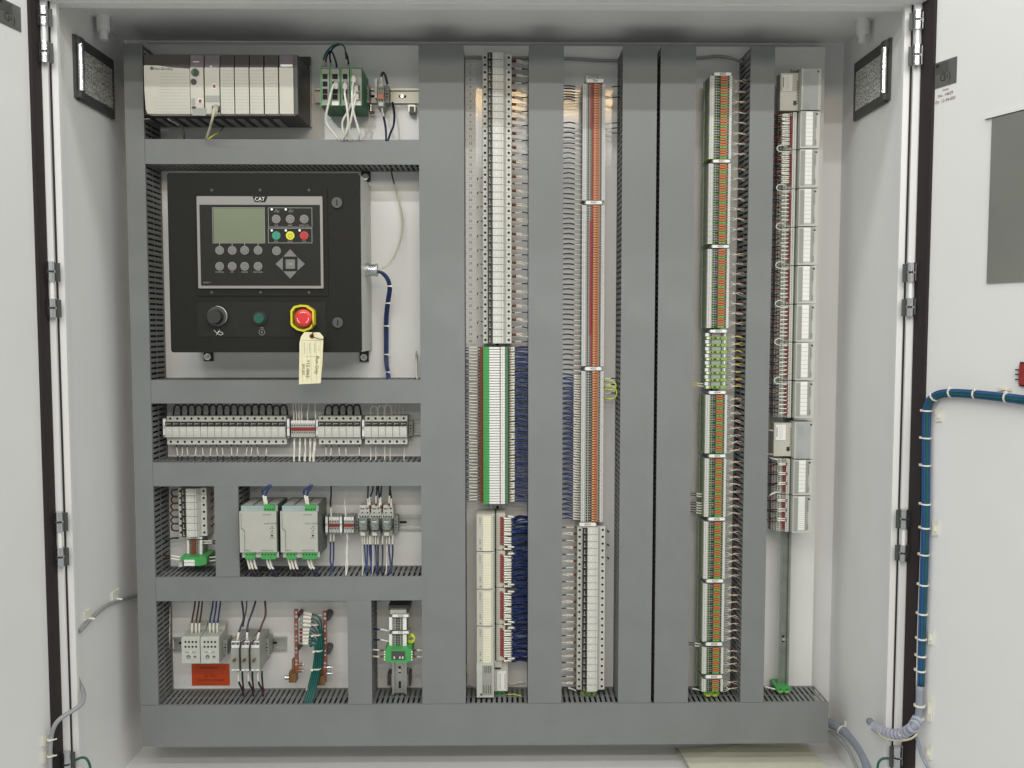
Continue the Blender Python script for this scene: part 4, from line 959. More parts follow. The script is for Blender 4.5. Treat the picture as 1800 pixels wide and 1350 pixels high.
# gland and cables
b = MB(); zg = P(640, 475, -.09).z; xg = WL['operator_panel_box'].x; x1 = P(633.5, 475, Yh).x
b.cyl((x1-.002, -.09, zg), (x1+.008, -.09, zg), .0165, chrome, 8); b.cyl((x1+.008, -.09, zg), (x1+.022, -.09, zg), .0135, chrome, 20); b.cyl((x1+.022, -.09, zg), (x1+.026, -.09, zg), .015, steel, 20); tag(b.build('cable_gland'), 'silver cable gland on the side of the black operator box', 'cable gland')
t = thing('cable_loom', 'navy wire loom curving from the silver gland down to the duct', 'cable loom', P(680, 665, -.03))
path = [(660, 477, -.09), (672, 480, -.085), (682, 492, -.075), (685, 508, -.06), (682, 530, -.04), (679, 560, -.02), (679, 600, -.014), (679, 635, -.016), (682, 655, -.03), (683, 672, -.06)]
for i in range(7):
    a = 2*PI*i/6; r_ = .0035 if i else 0
    b = MB(); b.tube([P(*p)+Vector((r_*math.cos(a+k*.2), -r_*.9*math.sin(a+k*.2), r_*.3*math.sin(a))) for k, p in enumerate(path)], .0022, navy, 6, 4); b.build('strand', t)
for (x, y_, Y) in ((684.5, 503, -.066), (681.5, 533, -.038), (679, 573, -.018), (679.5, 623, -.015), (681, 654, -.028)):
    c = P(x, y_, Y); b = MB(); b.cyl(c+Vector((0, 0, .0012)), c-Vector((0, 0, .0012)), .0068, tie, 14); b.box(c.x+.003, c.x+.007, c.y-.009, c.y-.005, c.z-.002, c.z+.002, tie); b.build('cable_tie', t)
wire([(659, 474, -.09), (668, 473, -.09), (684, 464, -.07), (698, 440, -.04), (707, 405, -.02), (706, 375, -.016), (698, 340, -.02), (690, 312, -.03), (687, 292, -.05)], .0022, [(0, beigew, 1), (.85, brownw, .8)], 'thin beige cable bowing from the gland up to the duct above', None, seg=4)
for i in range(5):
    wire([(730+i*.8, 618+J(3), -.03), (731+i, 632+J(2), -.02), (731+i*.9, 650, -.03), (733+i*.4, 668, -.06)], .001, [(0, whitew if i != 3 else blackw, 1)], '%s thin loose wire poking up beside the wide duct under the loom' % od(i), 'thin loose wires beside the wide duct')

# ------------------------------------------------------------------ row two: jumpers, terminals, wires around the fuse row
marker(286.5, 737, 291.5, 765, -.062, '24V', 'white marker left of the long bank of fuse holders')
marker(504.5, 737, 508.5, 766, -.062, '0V', 'white marker between the long fuse bank and red terminals')
marker(555.5, 739, 559.5, 766, -.062, 'CB1', 'white marker right of the red terminals in the fuse row')
marker(636.5, 739, 640.5, 767, -.062, 'CB2', 'white marker between the middle and right fuse banks')
Yq = -.055
def rowterm(n, p0, p1, y0, y1, nm, grp):
    k = (Yq+CD)/F; x0 = P(p0, (y0+y1)/2, Yq).x; x1 = P(p1, (y0+y1)/2, Yq).x; pt = (x1-x0)/n; zt = P(p0, y0, Yq).z; zb = P(p0, y1, Yq).z; H_ = zt-zb; h = pt/2-.0002
    b = MB(); b.box(-h, h, .004, .045, -H_, 0, mg)
    b.box(-h*.95, h*.95, -.001, .004, -H_*.18, 0, white); b.box(-h*.95, h*.95, -.001, .004, -H_, -H_*.85, lg)
    b.box(-h, h, 0, .004, -H_*.42, -H_*.185, lg); b.box(-h, h, 0, .004, -H_*.845, -H_*.62, lg); b.box(-h, h, -.003, .004, -H_*.615, -H_*.425, red)
    for zc in (-.3*H_, -.74*H_): b.box(-h*.5, h*.5, -.0005, -.0001, zc-.0014, zc+.0014, dkhole)
    o = b.build('terminal_block', local=True)
    for i in range(n):
        q = o if i == 0 else o.copy()
        if i: col.objects.link(q)
        q.location = (x0+(i+.5)*pt, Yq, zt); tag(q, 'grey red centred terminal block, %s from the left %s' % (od(i), nm), 'terminal block', grp)
rowterm(10, 511.5, 554.5, 739, 768, 'between the fuse banks', 'red centred terminals in the fuse row')
rowterm(4, 578.5, 596, 909, 936, 'in the left group of four', 'red centred terminals, left group')
rowterm(4, 604.5, 622, 909, 936, 'in the right group of four', 'red centred terminals, right group')
for x, lb in ((572, 'white marker left of the first four red centred terminals'), (597, 'white marker between the two groups of red centred terminals')): marker(x, 909, x+4, 936, -.06, 'TB', lb)
endstop(722, 753, -.03, 'grey end clamp at the right end of the fuse row', 7, 26)
def humps(n, p0, p1, top, bot, m, nm, r=.0017):
    for i in range(n):
        x0 = p0+(p1-p0)*i/n; x1 = p0+(p1-p0)*(i+1)/n+1.5; tp = top+J(1.3)
        wire([(x0, bot+4, -.028), (x0+.3+J(.4), bot-5, -.034), (x0+2.6, tp+2.4, -.04), ((x0+x1)/2, tp+.6, -.042), (x1-2.8, tp+2.6, -.04), (x1-.5, bot-5, -.034), (x1, bot+4, -.028)], r*1.3, [(0, m, 1)], '%s %s' % (od(i), nm), nm, seg=3)
humps(16, 305, 504, 711, 729, blackw, 'black jumper arch from the left over the long fuse bank')
humps(5, 571, 633, 712, 729, blackw, 'black jumper arch from the left over the middle fuse bank')
humps(3, 651, 688, 712, 729, whitew, 'white jumper arch from the left over the right fuse bank', .0011)
for i, x in enumerate((696, 702, 708)): wire([(x, 731, -.03), (x-1+J(2), 722, -.035), (x+J(3), 708, -.05)], .001, [(0, whitew, 1)], '%s thin white wire from the left over the right fuse bank' % od(i), 'thin white wires over the right fuse bank')
for i, x in enumerate((311, 320.5, 329, 344.5, 356, 370.5, 381, 391, 407, 417.5, 434, 442.5, 452.5, 468.5)):
    dx = J(2.2); wire([(x-1, 780, -.03), (x, 790, -.036), (x+dx*.6, 798, -.044), (x+dx, 806, -.06), (x+dx, 818, -.08)], .0012, [(0, slate, .9), (.12, sleeve, 1.25), (.5, navyd, 1.15)], '%s sleeved navy wire from the left under the long fuse bank' % od(i), 'navy wires under the long fuse bank')
for i, x in enumerate((573, 582, 596, 608, 632)):
    wire([(x, 780, -.03), (x, 792, -.036), (x+J(1), 799, -.044), (x+1+J(1), 806, -.06), (x+J(1), 818, -.08)], .0012, [(0, slate, .9), (.12, sleeve, 1.25), (.5, navyd, 1.15)], '%s sleeved navy wire from the left under the middle fuse bank' % od(i), 'navy wires under the middle fuse bank')
for i, x in enumerate((651, 660.5, 676, 686, 711)):
    wire([(x, 780, -.03), (x, 792, -.036), (x+J(1), 799, -.044), (x+J(1), 818, -.08)], .0011, [(0, whitew, .8), (.3, sleeve, 1.2), (.6, whitew, .9)], '%s white wire from the left under the right fuse bank' % od(i), 'white wires under the right fuse bank')
for i, x in enumerate((516, 521, 526, 530, 541, 555)):
    wire([(x, 741, -.05), (x+J(.8), 730, -.05), (x+J(1.5), 720, -.05), (x+J(3), 706, -.06)], .0011, [(0, sleeve, 1.4), (.5, whitew, .9)], '%s white wire from the left above the red terminals in the fuse row' % od(i), 'white wires above the red terminals')
for i, x in enumerate((517, 518.5, 527, 528.5, 536, 537.5, 544.5, 546, 552, 554)):
    wire([(x, 768, -.045), (x+J(.6), 776, -.046), (x+J(1), 790, -.048), (x-1+J(1.4), 800, -.06), (x-1.5, 816, -.085)], .0013, [(0, whitew, .8), (.15, sleeve, 1.3), (.7, whitew, 1.1)], '%s twisted white wire from the left below the red terminals' % od(i), 'twisted white wires below the red terminals')

# ------------------------------------------------------------------ row three left: small fuse column, terminals and ground
marker(327, 943.5, 355, 947.5, -.05, '4400', 'white marker under the short fuse column')
k = (Yq+CD)/F
for i in range(7):
    y = 949.5+i*4.05
    b = MB(); b.pbox(328, y, 356, y+3.8, -.046, -.01, mg); b.pbox(328.5, y, 332.5, y+3.7, -.05, -.0461, white); b.pbox(351, y, 355.5, y+3.7, -.05, -.0461, white)
    b.pbox(336, y, 343, y+3.8, -.052, -.0461, brown); b.disc(334, y+1.9, 1.1, -.0464, dkhole, .0004, 8); b.disc(347, y+1.9, 1.1, -.0464, dkhole, .0004, 8)
    tag(b.build('terminal_block'), 'grey terminal block with rust centre, %s from the top under the short fuse column' % od(i), 'terminal block', 'rust centred terminals under the short fuse column')
rail(xc3, P(340, 1000, 0).z, P(340, 857, 0).z, True, 'short upright rail under the short fuse column')
t = thing('green_interface_block', 'bright green interface block with two white tags above the slotted duct', 'interface block', P(345, 995, -.01))
Yi = -.075; kk = (Yi+CD)/F; c = P(341, 987, Yi)
b = MB(); b.prism([(c.x+x*kk, c.z+z*kk) for x, z in ((-24, 8), (-20, 10), (-6, 8), (8, 8), (14, 10), (22, 8), (22, -5), (10, -8), (-18, -8), (-18, 2), (-24, 0))], Yi, -.012, green); b.build('housing', t)
for y0_ in (984.3, 990): b = MB(); b.pbox(323.5, y0_, 342, y0_+4.6, Yi-.002, Yi-.0001, white); b.build('tag', t)
b = MB(); b.pbox(314, 988, 320.5, 996.5, -.05, -.012, white); tag(b.build('white_clip'), 'small white clip left of the green interface block', 'clip')
for i, y in enumerate((978.5, 983.5)): wire([(318, y+1, -.06), (304, y-1, -.06), (296, y-2, -.055), (284, y-3+i*3, -.05), (272, y-4, -.06)], .002, [(0, sleeve, 1.2), (.35, brownw, 1)], '%s brown wire with white sleeve entering the left duct by the interface block' % ('upper' if i == 0 else 'lower'), 'brown wires at the green interface block')
for i, y in enumerate((951, 955)): wire([(357, y, -.04), (366, y, -.04), (374, y-.4, -.04), (386, y, -.05)], .0017, [(0, sleeve, 1.1), (.5, blackw, 1.1)], '%s dark wire right of the rust centred terminals' % ('upper' if i == 0 else 'lower'), 'dark wires beside the rust centred terminals')
for i, y in enumerate((980, 986)): wire([(362, y+2, -.06), (370, y, -.055), (379, y-1, -.05), (390, y-2, -.05)], .0017, [(0, redw, 1.3), (.2, sleeve, 1.1)], '%s sleeved wire right of the green interface block' % ('upper' if i == 0 else 'lower'), 'sleeved wires right of the interface block')
wire([(314, 945.5, -.02), (304, 946, -.024), (292, 950, -.03), (280, 958, -.05)], .0024, [(0, navyd, 1)], 'navy stub of cable reaching into the left duct below the brown jumpers', None)
for i in range(6):
    y = 860+i*12; 
    wire([(318, y, -.03), (307, y+.5, -.035), (302, y+3+J(.5), -.037), (300.5+J(1), y+7, -.037), (303, y+11, -.037), (308, y+13, -.035), (318, y+12.5, -.03)], .0019, [(0, brownw, 1)], '%s brown jumper loop from the top beside the short fuse column' % od(i), 'brown jumper loops beside the short fuse column')
for i in range(5):
    y = 868+i*14+J(3); wire([(366, y, -.03), (371, y+2, -.02), (376, y-3, -.03), (386, y-4, -.04)], .0013, [(0, brown, 1.4), (.4, dredw, 1)], '%s dark red wire from the top right of the short fuse column' % od(i), 'dark red wires right of the short fuse column')

# ------------------------------------------------------------------ power supplies
Yp = -.125
for i, x in enumerate((421, 493)):
    t = thing('power_supply', ('left' if i == 0 else 'right')+' of the two grey power supplies with green connectors', 'power supply', P(x+33, 980, -.01), 'grey power supplies')
    b = MB(); b.pbox(x+3, 889, x+66.5, 980, Yp+.012, -.012, mesh_g); b.pbox(x+2.8, 889, x+67, 893, Yp+.009, Yp+.0119, bluel); b.pbox(x+2.8, 893.3, x+67, 899, Yp+.009, Yp+.0119, bluel); b.pbox(x+5, 970, x+69, 980, Yp+.009, Yp+.0119, lg); b.pbox(x+64, 892, x+68, 969, Yp+.0095, Yp+.0119, slate)
    hx0, hx1, hz0, hz1 = RX(x+3, 889, x+66.5, 980, Yp+.012)
    for q_ in range(7):
        for (f0, f1) in ((.04, .30), (.36, .62), (.68, .96)): b.box(hx0+(hx1-hx0)*f0, hx0+(hx1-hx0)*f1, Yp+.02+q_*.013, Yp+.0235+q_*.013, hz1, hz1+.0006, lg)
    b.build('housing', t)
    b = MB(); b.pbox(x, 899, x+65, 971, Yp, Yp+.0089, psg)
    q = [P(*p, Yp-.0003) for p in ((x+3, 929), (x+5, 929), (x+9.4, 934), (x+9.4, 968), (x+8.7, 968), (x+8.7, 935), (x+4.5, 930), (x+3, 930))]; b.prism([(v.x, v.z) for v in q][::-1], Yp-.0003, Yp-.0001, tealw); b.pbox(x+2.5, 902, x+3.1, 928.9, Yp-.0003, Yp-.0001, tealw); b.build('front_cover', t)
    for (c0, c1, r0_, r1_, nn) in ((43, 61, 887.5, 898.5, 4), (10, 27, 971.5, 983, 3), (38, 64, 971.5, 983, 5)):
        b = MB(); b.pbox(x+c0, r0_, x+c1, r1_, Yp+.002, Yp+.0088, green)
        for q_ in range(nn): b.disc(x+c0+(c1-c0)*(q_+.5)/nn, (r0_+r1_)/2+(2.5 if r0_ < 900 else -2.5), 1.3, Yp+.0016, dkhole, .0004, 8)
        b.build('connector', t)
    b = MB(); b.ptext('OUTPUT', 3, x+48, 905, Yp-.0004, tealw); b.ptext('QUINT POWER', 2.6, x+55, 920.5, Yp-.0004, slate)
    for s_, yy in (('DC OK', 929), ('Boost', 936.5), ('18-29.5V', 945.8)): b.ptext(s_, 2.1, x+57, yy, Yp-.0004, ink)
    for yy in (926, 933): b.disc(x+57.3, yy, 1.1, Yp-.0004, ink, .0003, 8)
    b.disc(x+57, 941.5, 2, Yp-.0004, ink, .0003, 12); b.ptext('INPUT', 3, x+14, 968, Yp-.0004, slate); b.ptext('OUTPUT DC', 3, x+49, 968, Yp-.0004, tealw); b.build('lettering', t)
    xx = x+(45 if i == 0 else 46)
    for q_ in (0, 1): wire([(xx+q_*3.5, 887, -.1), (xx-1.5+q_*3.5, 880, -.1), (xx-3+q_*4, 872, -.1), (xx-5+q_*8, 864, -.1), (xx+8+q_*3, 852, -.1)], .0022, [(0, sleeve, 1.2), (.4, navy, 1.05)], '%s wire above the %s power supply' % (('left', 'right')[q_], ('left', 'right')[i]), 'navy wires above the power supplies')
    for q_, dx in enumerate((14, 19, 25, 48, 53)):
        e = 2.5 if q_ < 3 else 3
        wire([(x+dx, 982, -.105), (x+dx+1.5, 990, -.108), (x+dx+e+1, 997, -.108), (x+dx+e+3+q_, 1003, -.105), (x+dx+e+12, 1018, -.09)], .0022, [(0, sleeve, 1.25), (.42, navyd if q_ != 1 else brownw, 1.1)], '%s wire from the left under the %s power supply' % (od(q_), ('left', 'right')[i]), 'wires under the power supplies')
zr3 = P(700, 919, -.009).z
rail(zr3, P(424, 919, -.009).x, -.1825, False, 'galvanised rail behind the power supplies and relays')
rail(P(700, 876, -.009).z-.012, P(566, 920, -.009).x, P(566.1, 920, -.009).x+.0001, False, 'x') if False else None
wire([(582, 909, -.05), (582, 900, -.045), (581, 885, -.04), (582, 868, -.05), (582, 850, -.07)], .0019, [(0, sleeve, .9), (.25, navyd, 1.1)], 'navy wire rising from the left red centred terminals', None)
wire([(608, 909, -.05), (607, 898, -.045), (606, 880, -.04), (607, 862, -.05), (606, 850, -.07)], .0012, [(0, sleeve, 1.2), (.4, whitew, .9)], 'thin white wire rising from the right red centred terminals', None)
for i, (x, e) in enumerate(((581.5, 583), (587, 584))): wire([(x, 936, -.045), (x-.5, 950, -.045), (x-.5, 970, -.05), (x-1, 985, -.055), (e, 1000, -.065), (e-3, 1018, -.08)], .0019, [(0, sleeve, 1.1), (.2, navy, 1.05)], ('left' if i == 0 else 'right')+' navy wire below the left red centred terminals', 'navy wires below the left red terminals')
for i in (0, 1): wire([(609+i*2, 936, -.045), (610+i, 950, -.045), (611-i*3, 970, -.05), (608+i*3, 990, -.06), (608, 1016, -.08)], .0014, [(0, whitew, 1)], ('left' if i == 0 else 'right')+' twisted white wire below the right red centred terminals', 'twisted white wires below the right red terminals')
endstop(627, 923, -.03, 'grey end clamp left of the three relays', 6, 30); endstop(696, 922, -.035, 'grey end clamp right of the three relays', 7, 30)
for i, x in enumerate((630, 650.5, 671.5)):
    t = thing('relay', 'clear relay on a grey socket, %s from the left of three' % od(i), 'relay', P(x+9, 945, -.01), 'three clear relays on grey sockets')
    b = MB(); b.pbox(x-.5, 904, x+19.5, 911, -.066, -.012, lg); b.pbox(x+2, 894, x+19.3, 903.8, -.055, -.012, lg); b.pbox(x+2.5, 888, x+19, 893.8, -.045, -.012, lg2); b.pbox(x+2, 933, x+18, 942, -.06, -.012, mg)
    for q_ in range(4): b.disc(x+2.7+q_*4.8, 907.5, 1.4, -.0664, dkhole, .0004, 10)
    for dx, yy in ((5, 894.5), (8.5, 894.5), (15, 894.5), (7, 901), (16, 901)): b.disc(x+dx, yy, 1.3, -.0554, dkhole, .0004, 8)
    b.build('socket', t)
    b = MB(); x0, x1, z0, z1 = RX(x+1, 911.5, x+15, 932, -.09); b.prism(rrect(x0, x1, z0, z1, .003), -.09, -.0601, M('smoky_relay_case', (.16, .19, .17), .15, noise=.6, scale=200) if i == 0 else MATS['smoky_relay_case'])
    b.pbox(x+3.5, 916.8, x+11, 918, -.0905, -.0901, white)
    for q_ in range(4): b.pbox(x+3, 920+q_*2.6, x+13, 920.5+q_*2.6, -.0905, -.0901, inkg)
    b.build('relay_case', t)
    b = MB(); b.pbox(x+4, 935.5, x+12, 941.5, -.068, -.0601, sleeve); b.build('tag', t)
for i, (x, xt, c_) in enumerate(((647, 647, navyd), (650, 655, navyd), (661, 662.5, navyd), (667, 665.5, navyd), (669.5, 670, navyd), (684, 685, blackw), (687.5, 686, blackw))):
    wire([(x, 897-(i % 3)*4, -.05), (x, 888-(i % 3)*5, -.05), (x+J(.5), 875, -.05), (xt, 862, -.05), (xt+J(1), 850, -.06)], .0019, [(0, red, 1.1), (.1, sleeve, 1.15), (.42, c_, 1.1)], '%s dark wire from the left above the three relays' % od(i), 'dark wires above the relays')
for i, (x, e, c_, m_) in enumerate(((641, 644, navy, 0), (646, 645, navy, 0), (650, 653, navy, 0), (652.5, 654, navy, 0), (660.5, 662, navy, 0), (665, 664, navyd, 0), (673, 671.5, navyd, 0), (684.5, 687, navy, 0), (690.5, 688, navyd, 0), (637, 638, whitew, 1), (656, 655, whitew, 1), (680, 679, whitew, 1))):
    wire([(x, 941, -.05), (x-.5, 955, -.05), (x+J(.6), 970, -.05), ((x+e)/2, 985, -.055), (e, 1002, -.065), (e-3, 1018, -.085)], .0012 if m_ else .0019, [(0, sleeve, 1.1), (.2, c_, 1.05)], '%s wire from the left below the three relays' % od(i) if not m_ else '%s thin white wire from the left below the three relays' % od(i-9), 'wires below the relays')

# ------------------------------------------------------------------ bottom row
zr5 = P(400, 1132, -.009).z
rail(zr5, P(304, 1132, -.009).x, P(503.5, 1132, -.009).x, False, 'galvanised rail behind the power distribution blocks')
Yd = -.075
for i, x in enumerate((319, 352.5)):
    t = thing('distribution_block', ('left' if i == 0 else 'right')+' grey power distribution block with two rows of screw holes', 'distribution block', P(x+16, 1166, -.01), 'power distribution blocks')
    b = MB(); x0, x1, z0, z1 = RX(x, 1121, x+32.5, 1166, Yd); k = .045/70
    b.xprism([(Yd, z0), (Yd, z1-.003), (Yd+.006, z1+.001), (-.03, z1+.004), (-.012, z1+.02), (-.010, z1+.02), (-.010, z0)], x0+.0003, x1-.0003, lg2 if False else lg)
    b.pbox(x+7, 1145.5, x+25, 1147.5, Yd-.0006, Yd-.0001, mg); b.pbox(x+14, 1145, x+18, 1147, Yd-.001, Yd-.0007, white)
    b.build('housing', t)
    for r_ in (1128.5, 1137):
        for q_ in range(4): b = MB(); b.disc(x+7+q_*6.2, r_, 1.9, Yd-.0004, dkhole, .0003, 12); b.build('screw_hole', t)
    for (dx, rr) in ((12.3, 3.6), (23.5, 2.5)): b = MB(); b.disc(x+dx, 1155, rr, Yd-.0004, slate, .0003, 16); b.disc(x+dx, 1156, rr*.65, Yd-.0012, chrome, .0007, 12); b.build('terminal_screw', t)
    for q_, dx in enumerate((18.5, 25.5, 31.5) if i == 0 else (16.5, 23, 29.5)):
        px_ = x+dx; wire([(px_, 1113, -.05), (px_, 1098, -.05), (px_+1+q_*.5, 1085, -.05), (px_+4, 1070, -.05), (px_+6+J(.6), 1050, -.06)], .0026 if False else .0023, [(0, sleeve, 1.15), (.27, brownw if i == 0 else navy, 1.)],
            '%s %s wire from the left above the %s distribution block' % (od(q_), ('dark brown', 'navy')[i], ('left', 'right')[i]), ('dark brown', 'navy')[i]+' wires above the distribution blocks')
endstop(396, 1138, -.045, 'grey end clamp right of the distribution blocks', 8, 26)
endstop(469, 1138, -.045, 'grey end clamp right of the three breaker modules', 8, 30)
Yc = -.105
for i, x in enumerate((406, 423.5, 440.5)):
    t = thing('breaker_module', 'slim grey breaker with brass screw, %s from the left of three' % od(i), 'circuit breaker', P(x+8, 1180, -.01), 'three slim grey breakers')
    b = MB(); b.pbox(x, 1140, x+16, 1180, Yc, -.012, mg); b.pbox(x+.2, 1127, x+15.8, 1139.8, Yc+.006, -.012, mg); b.build('housing', t)
    b = MB(); b.pbox(x+1, 1134.5, x+15, 1138.8, Yc+.003, Yc+.0059, white); b.pbox(x+1, 1127.5, x+15, 1129, Yc+.003, Yc+.0059, white); b.pbox(x+1, 1176.5, x+15, 1178.8, Yc-.0006, Yc-.0001, white); b.ptext('MTL', 1.6, x+8, 1177.6, Yc-.0009, ink); b.build('label', t)
    for dx in (4, 12): b = MB(); b.disc(x+dx, 1132, 1.5, Yc+.0055, dkhole, .0004, 10); b.build('screw_hole', t)
    b = MB(); c = P(x+7, 1159, Yc); b.cyl(c, c+Vector((-.001, -.008, -.001)), .0028, bronze, 12); b.cyl(c+Vector((.003, 0, .004)), c+Vector((.003, -.003, .004)), .0018, chrome, 10); b.build('brass_screw', t)
    pts = [[(x+11, 1127, -.09), (x+13, 1115, -.09), (x+17, 1103, -.08), (x+22, 1088, -.07), (x+21, 1070, -.06), (x+18, 1050, -.06)], [(x+11, 1127, -.09), (x+11, 1110, -.09), (x+13, 1095, -.08), (x+19, 1078, -.07), (x+25, 1060, -.06), (x+27, 1048, -.06)], [(x+11, 1127, -.09), (x+15, 1112, -.09), (x+21, 1095, -.08), (x+26, 1082, -.07), (x+26, 1065, -.06), (x+24, 1048, -.06)]][i]
    wire(pts, .0025, [(0, sleeve, 1.15), (.2, navyd if i < 2 else dredw, 1.)], 'dark wire rising from the %s slim breaker' % od(i), 'dark wires above the slim breakers')
    for q_ in (0, 1): wire([(x+13+q_*7, 1180, -.085), (x+13+q_*7, 1192-q_*3, -.085), (x+15+q_*6, 1202, -.08), (x+20+q_*2, 1212, -.07), (x+22, 1224, -.07)], .0023, [(0, sleeve if q_ == 0 else blackw, 1.1), (.35, navyd if q_ == 0 else dredw, 1.)], '%s wire under the %s slim breaker' % (('left', 'right')[q_], od(i)), 'dark wires under the slim breakers')
for i, x in enumerate((422, 439)): wire([(x+8, 1125, -.1), (x+2, 1131, -.112), (x-.5, 1140, -.112), (x-.5, 1160, -.112), (x, 1178, -.11)], .0019, [(0, blackw, 1)], ('left' if i == 0 else 'right')+' black cord lying between the slim breakers', 'black cords between the breakers')
b = MB(); b.tube([P(427, 1102, -.07), P(430, 1085, -.07), P(433, 1070, -.065), P(434, 1050, -.06)], .0018, brownw); tag(b.build('wire'), 'brown wire hanging loose left of the breaker wires', 'wire')
t = thing('warning_label', 'orange red warning label with dark print stuck under the distribution blocks', 'label', P(370, 1205, 0))
b = MB(); b.pbox(337, 1167, 403.5, 1205, -.0015, -.0005, orlab); b.build('label_sheet', t)
b = MB(); b.ptext('WARNING', 5.2, 368, 1174, -.0018, inkr); b.ptext('24 VDC', 5.2, 370, 1188.5, -.0018, inkr); b.ptext('CONTROL POWER', 4.2, 370, 1196, -.0018, inkr); b.ptext('!', 7, 394, 1175, -.0018, inkr); b.build('lettering', t)
wire([(299, 1065, -.02), (298.5, 1100, -.02), (297.5, 1147, -.02)], .0012, [(0, whitew, 1)], 'straight thin pale rod beside the lower left duct wall', None)
# copper ground bars
for i, (x, yt, yb_, xl) in enumerate(((521, 1072, 1182, 0), (571.5, 1075, 1187, 0))):
    t = thing('ground_bar', ('left' if i == 0 else 'right')+' copper ground bar with a row of screws and a bronze lug', 'ground bar', P(x, yb_, -.001), 'copper ground bars')
    Yb_ = -.045
    b = MB(); b.pbox(x-3.5, yt, x+2.5, yb_, Yb_, Yb_+.008, copper); b.build('bar', t)
    n_ = 15
    for q_ in range(n_): b = MB(); b.disc(x-.3, yt+5+q_*(yb_-yt-12)/(n_-1), 2.1 if q_ not in (1, 11) else 2.8, Yb_-.0022, chrome if q_ % 3 != 2 else copper, .0021, 10); b.build('screw', t)
    for yy in ((yt+12, yb_-40)):
        c = P(x, yy, Yb_); b = MB(); b.cyl((c.x+.003, Yb_+.0081, c.z), (c.x+.003, -.001, c.z), .009 if i else .005, slate, 16); b.build('standoff', t)
    b = MB(); b.pbox(x-8 if i == 0 else x-9, yb_-22, x-3.6, yb_+2, Yb_+.001, Yb_+.018, bronze); b.pbox(x-13.5 if i == 0 else x-13, yb_+1, x-1, yb_+18, Yb_-.006, Yb_+.02, bronze)
    c = P(x-13 if i == 0 else x-13, yb_+9, Yb_+.005); b.cyl(c, c+Vector((-.009, 0, 0)), .0055, chrome if i == 0 else steel, 6); b.build('lug', t)
    for yy in (yb_-14, yb_-3):
        c = P(x+3, yy, Yb_+.004); b = MB(); b.cyl(c, c+Vector((.009, 0, 0)), .0045, copper if i == 0 else chrome, 6); b.cyl(c+Vector((.009, 0, 0)), c+Vector((.014, 0, 0)), .0018, chrome, 8); b.build('clamp_bolt', t)
b = MB(); b.tube([P(550, 1082, -.03), P(560, 1082, -.03), P(568, 1082, -.03)], .003, tie, 8); tag(b.build('white_spacer'), 'white spacer rod left of the right ground bar head', 'spacer')
t = thing('ground_wire_bundle', 'teal green ground wire bundle curving between the two copper bars into the duct', 'wire bundle', P(545, 1230, -.05))
ends = [1078, 1085, 1092, 1099, 1107, 1113, 1120, 1126, 1131]
for i, ye in enumerate(ends):
    off = (4-i)*.0023; yo = (-.004 if i % 2 else .002)
    path = [(528, ye, -.05), (534, ye-.5, -.052), (546, ye+(8-i)*.2, -.055), (555-i*.4, ye+6+(8-i)*.4, -.055), (559.5, 1120+i*1.8, -.055), (560, 1150, -.055), (557.5, 1172, -.055), (552, 1195, -.06), (547, 1215, -.07), (540, 1240, -.088)]
    pts = [P(*p)+Vector((off*(0 if k < 3 else 1), yo*(0 if k < 3 else 1), 0)) for k, p in enumerate(path)]
    b = MB(); b.tube(pts, .0022, tealw, 6, 3, [(0, redw if i in (0, 4, 5, 6, 7) else mg, 1.5), (.035, sleeve, 1.9), (.115, tealw, 1)]); b.build('strand', t)
for (x, y_) in ((554, 1097), (558, 1115), (560, 1143), (557, 1175), (548.5, 1209)):
    c = P(x, y_, -.056); b = MB(); b.cyl(c+Vector((0, 0, .0009)), c+Vector((0, 0, -.0009)), .0104, tie, 14); b.box(c.x-.012, c.x-.007, c.y-.012, c.y-.008, c.z-.002, c.z+.002, tie); b.build('cable_tie', t)
# little rail, terminals and green converter at the right
Yz = -.06
rail(P(702, 1190, -.055).x, P(702, 1221, -.055).z, P(702, 1064, -.055).z, True, 'short raised upright rail near the wide duct', yb=-.045, stand=1)
for (y0_, y1_, nn, nm) in ((1085.5, 1107.5, 5, 'upper'), (1115.5, 1135.5, 5, 'lower')):
    for i in range(nn):
        a = y0_+(y1_-y0_)*i/nn; e = y0_+(y1_-y0_)*(i+1)/nn-.25; Yw = -.085
        b = MB(); b.pbox(684, a, 715, e, Yw+.004, -.05, mg); b.pbox(684, a, 689, e, Yw, Yw+.0039, white); b.pbox(708.5, a, 714.5, e, Yw, Yw+.0039, white)
        for x in (692.5, 706): b.disc(x, (a+e)/2, 1.1, Yw+.0036, dkhole, .0004, 8)
        for x in (697.5, 701.5): b.pbox(x-1.4, a+.5, x+1.4, e-.5, Yw+.0034, Yw+.0039, blk)
        tag(b.build('terminal_block'), 'grey terminal block, %s from the top of the %s group on the short upright rail' % (od(i), nm), 'terminal block', 'terminals on the short upright rail, %s group' % nm)
marker(690, 1080.5, 718, 1084.8, -.088, '4200', 'white marker above the upper terminals on the short upright rail')
marker(690, 1110, 718, 1114.2, -.088, '3TP', 'white marker above the lower terminals on the short upright rail')
b = MB(); b.pbox(683, 1064, 720, 1072, -.06, -.001, slate); b.pbox(686, 1072, 714, 1080, -.07, -.03, lg); tag(b.build('rail_bracket'), 'grey bracket capping the top of the short upright rail', 'bracket')
b = MB(); b.pbox(681, 1184, 692, 1205, -.03, -.001, slate); b.pbox(714, 1184, 722, 1205, -.03, -.001, slate); tag(b.build('rail_bracket'), 'grey standoff bracket behind the foot of the short upright rail', 'bracket')
t = thing('signal_converter', 'green signal converter with dark window on the short upright rail', 'converter', P(701, 1164, -.05))
Yv = -.11; k = (Yv+CD)/F; c = P(700, 1153, Yv)
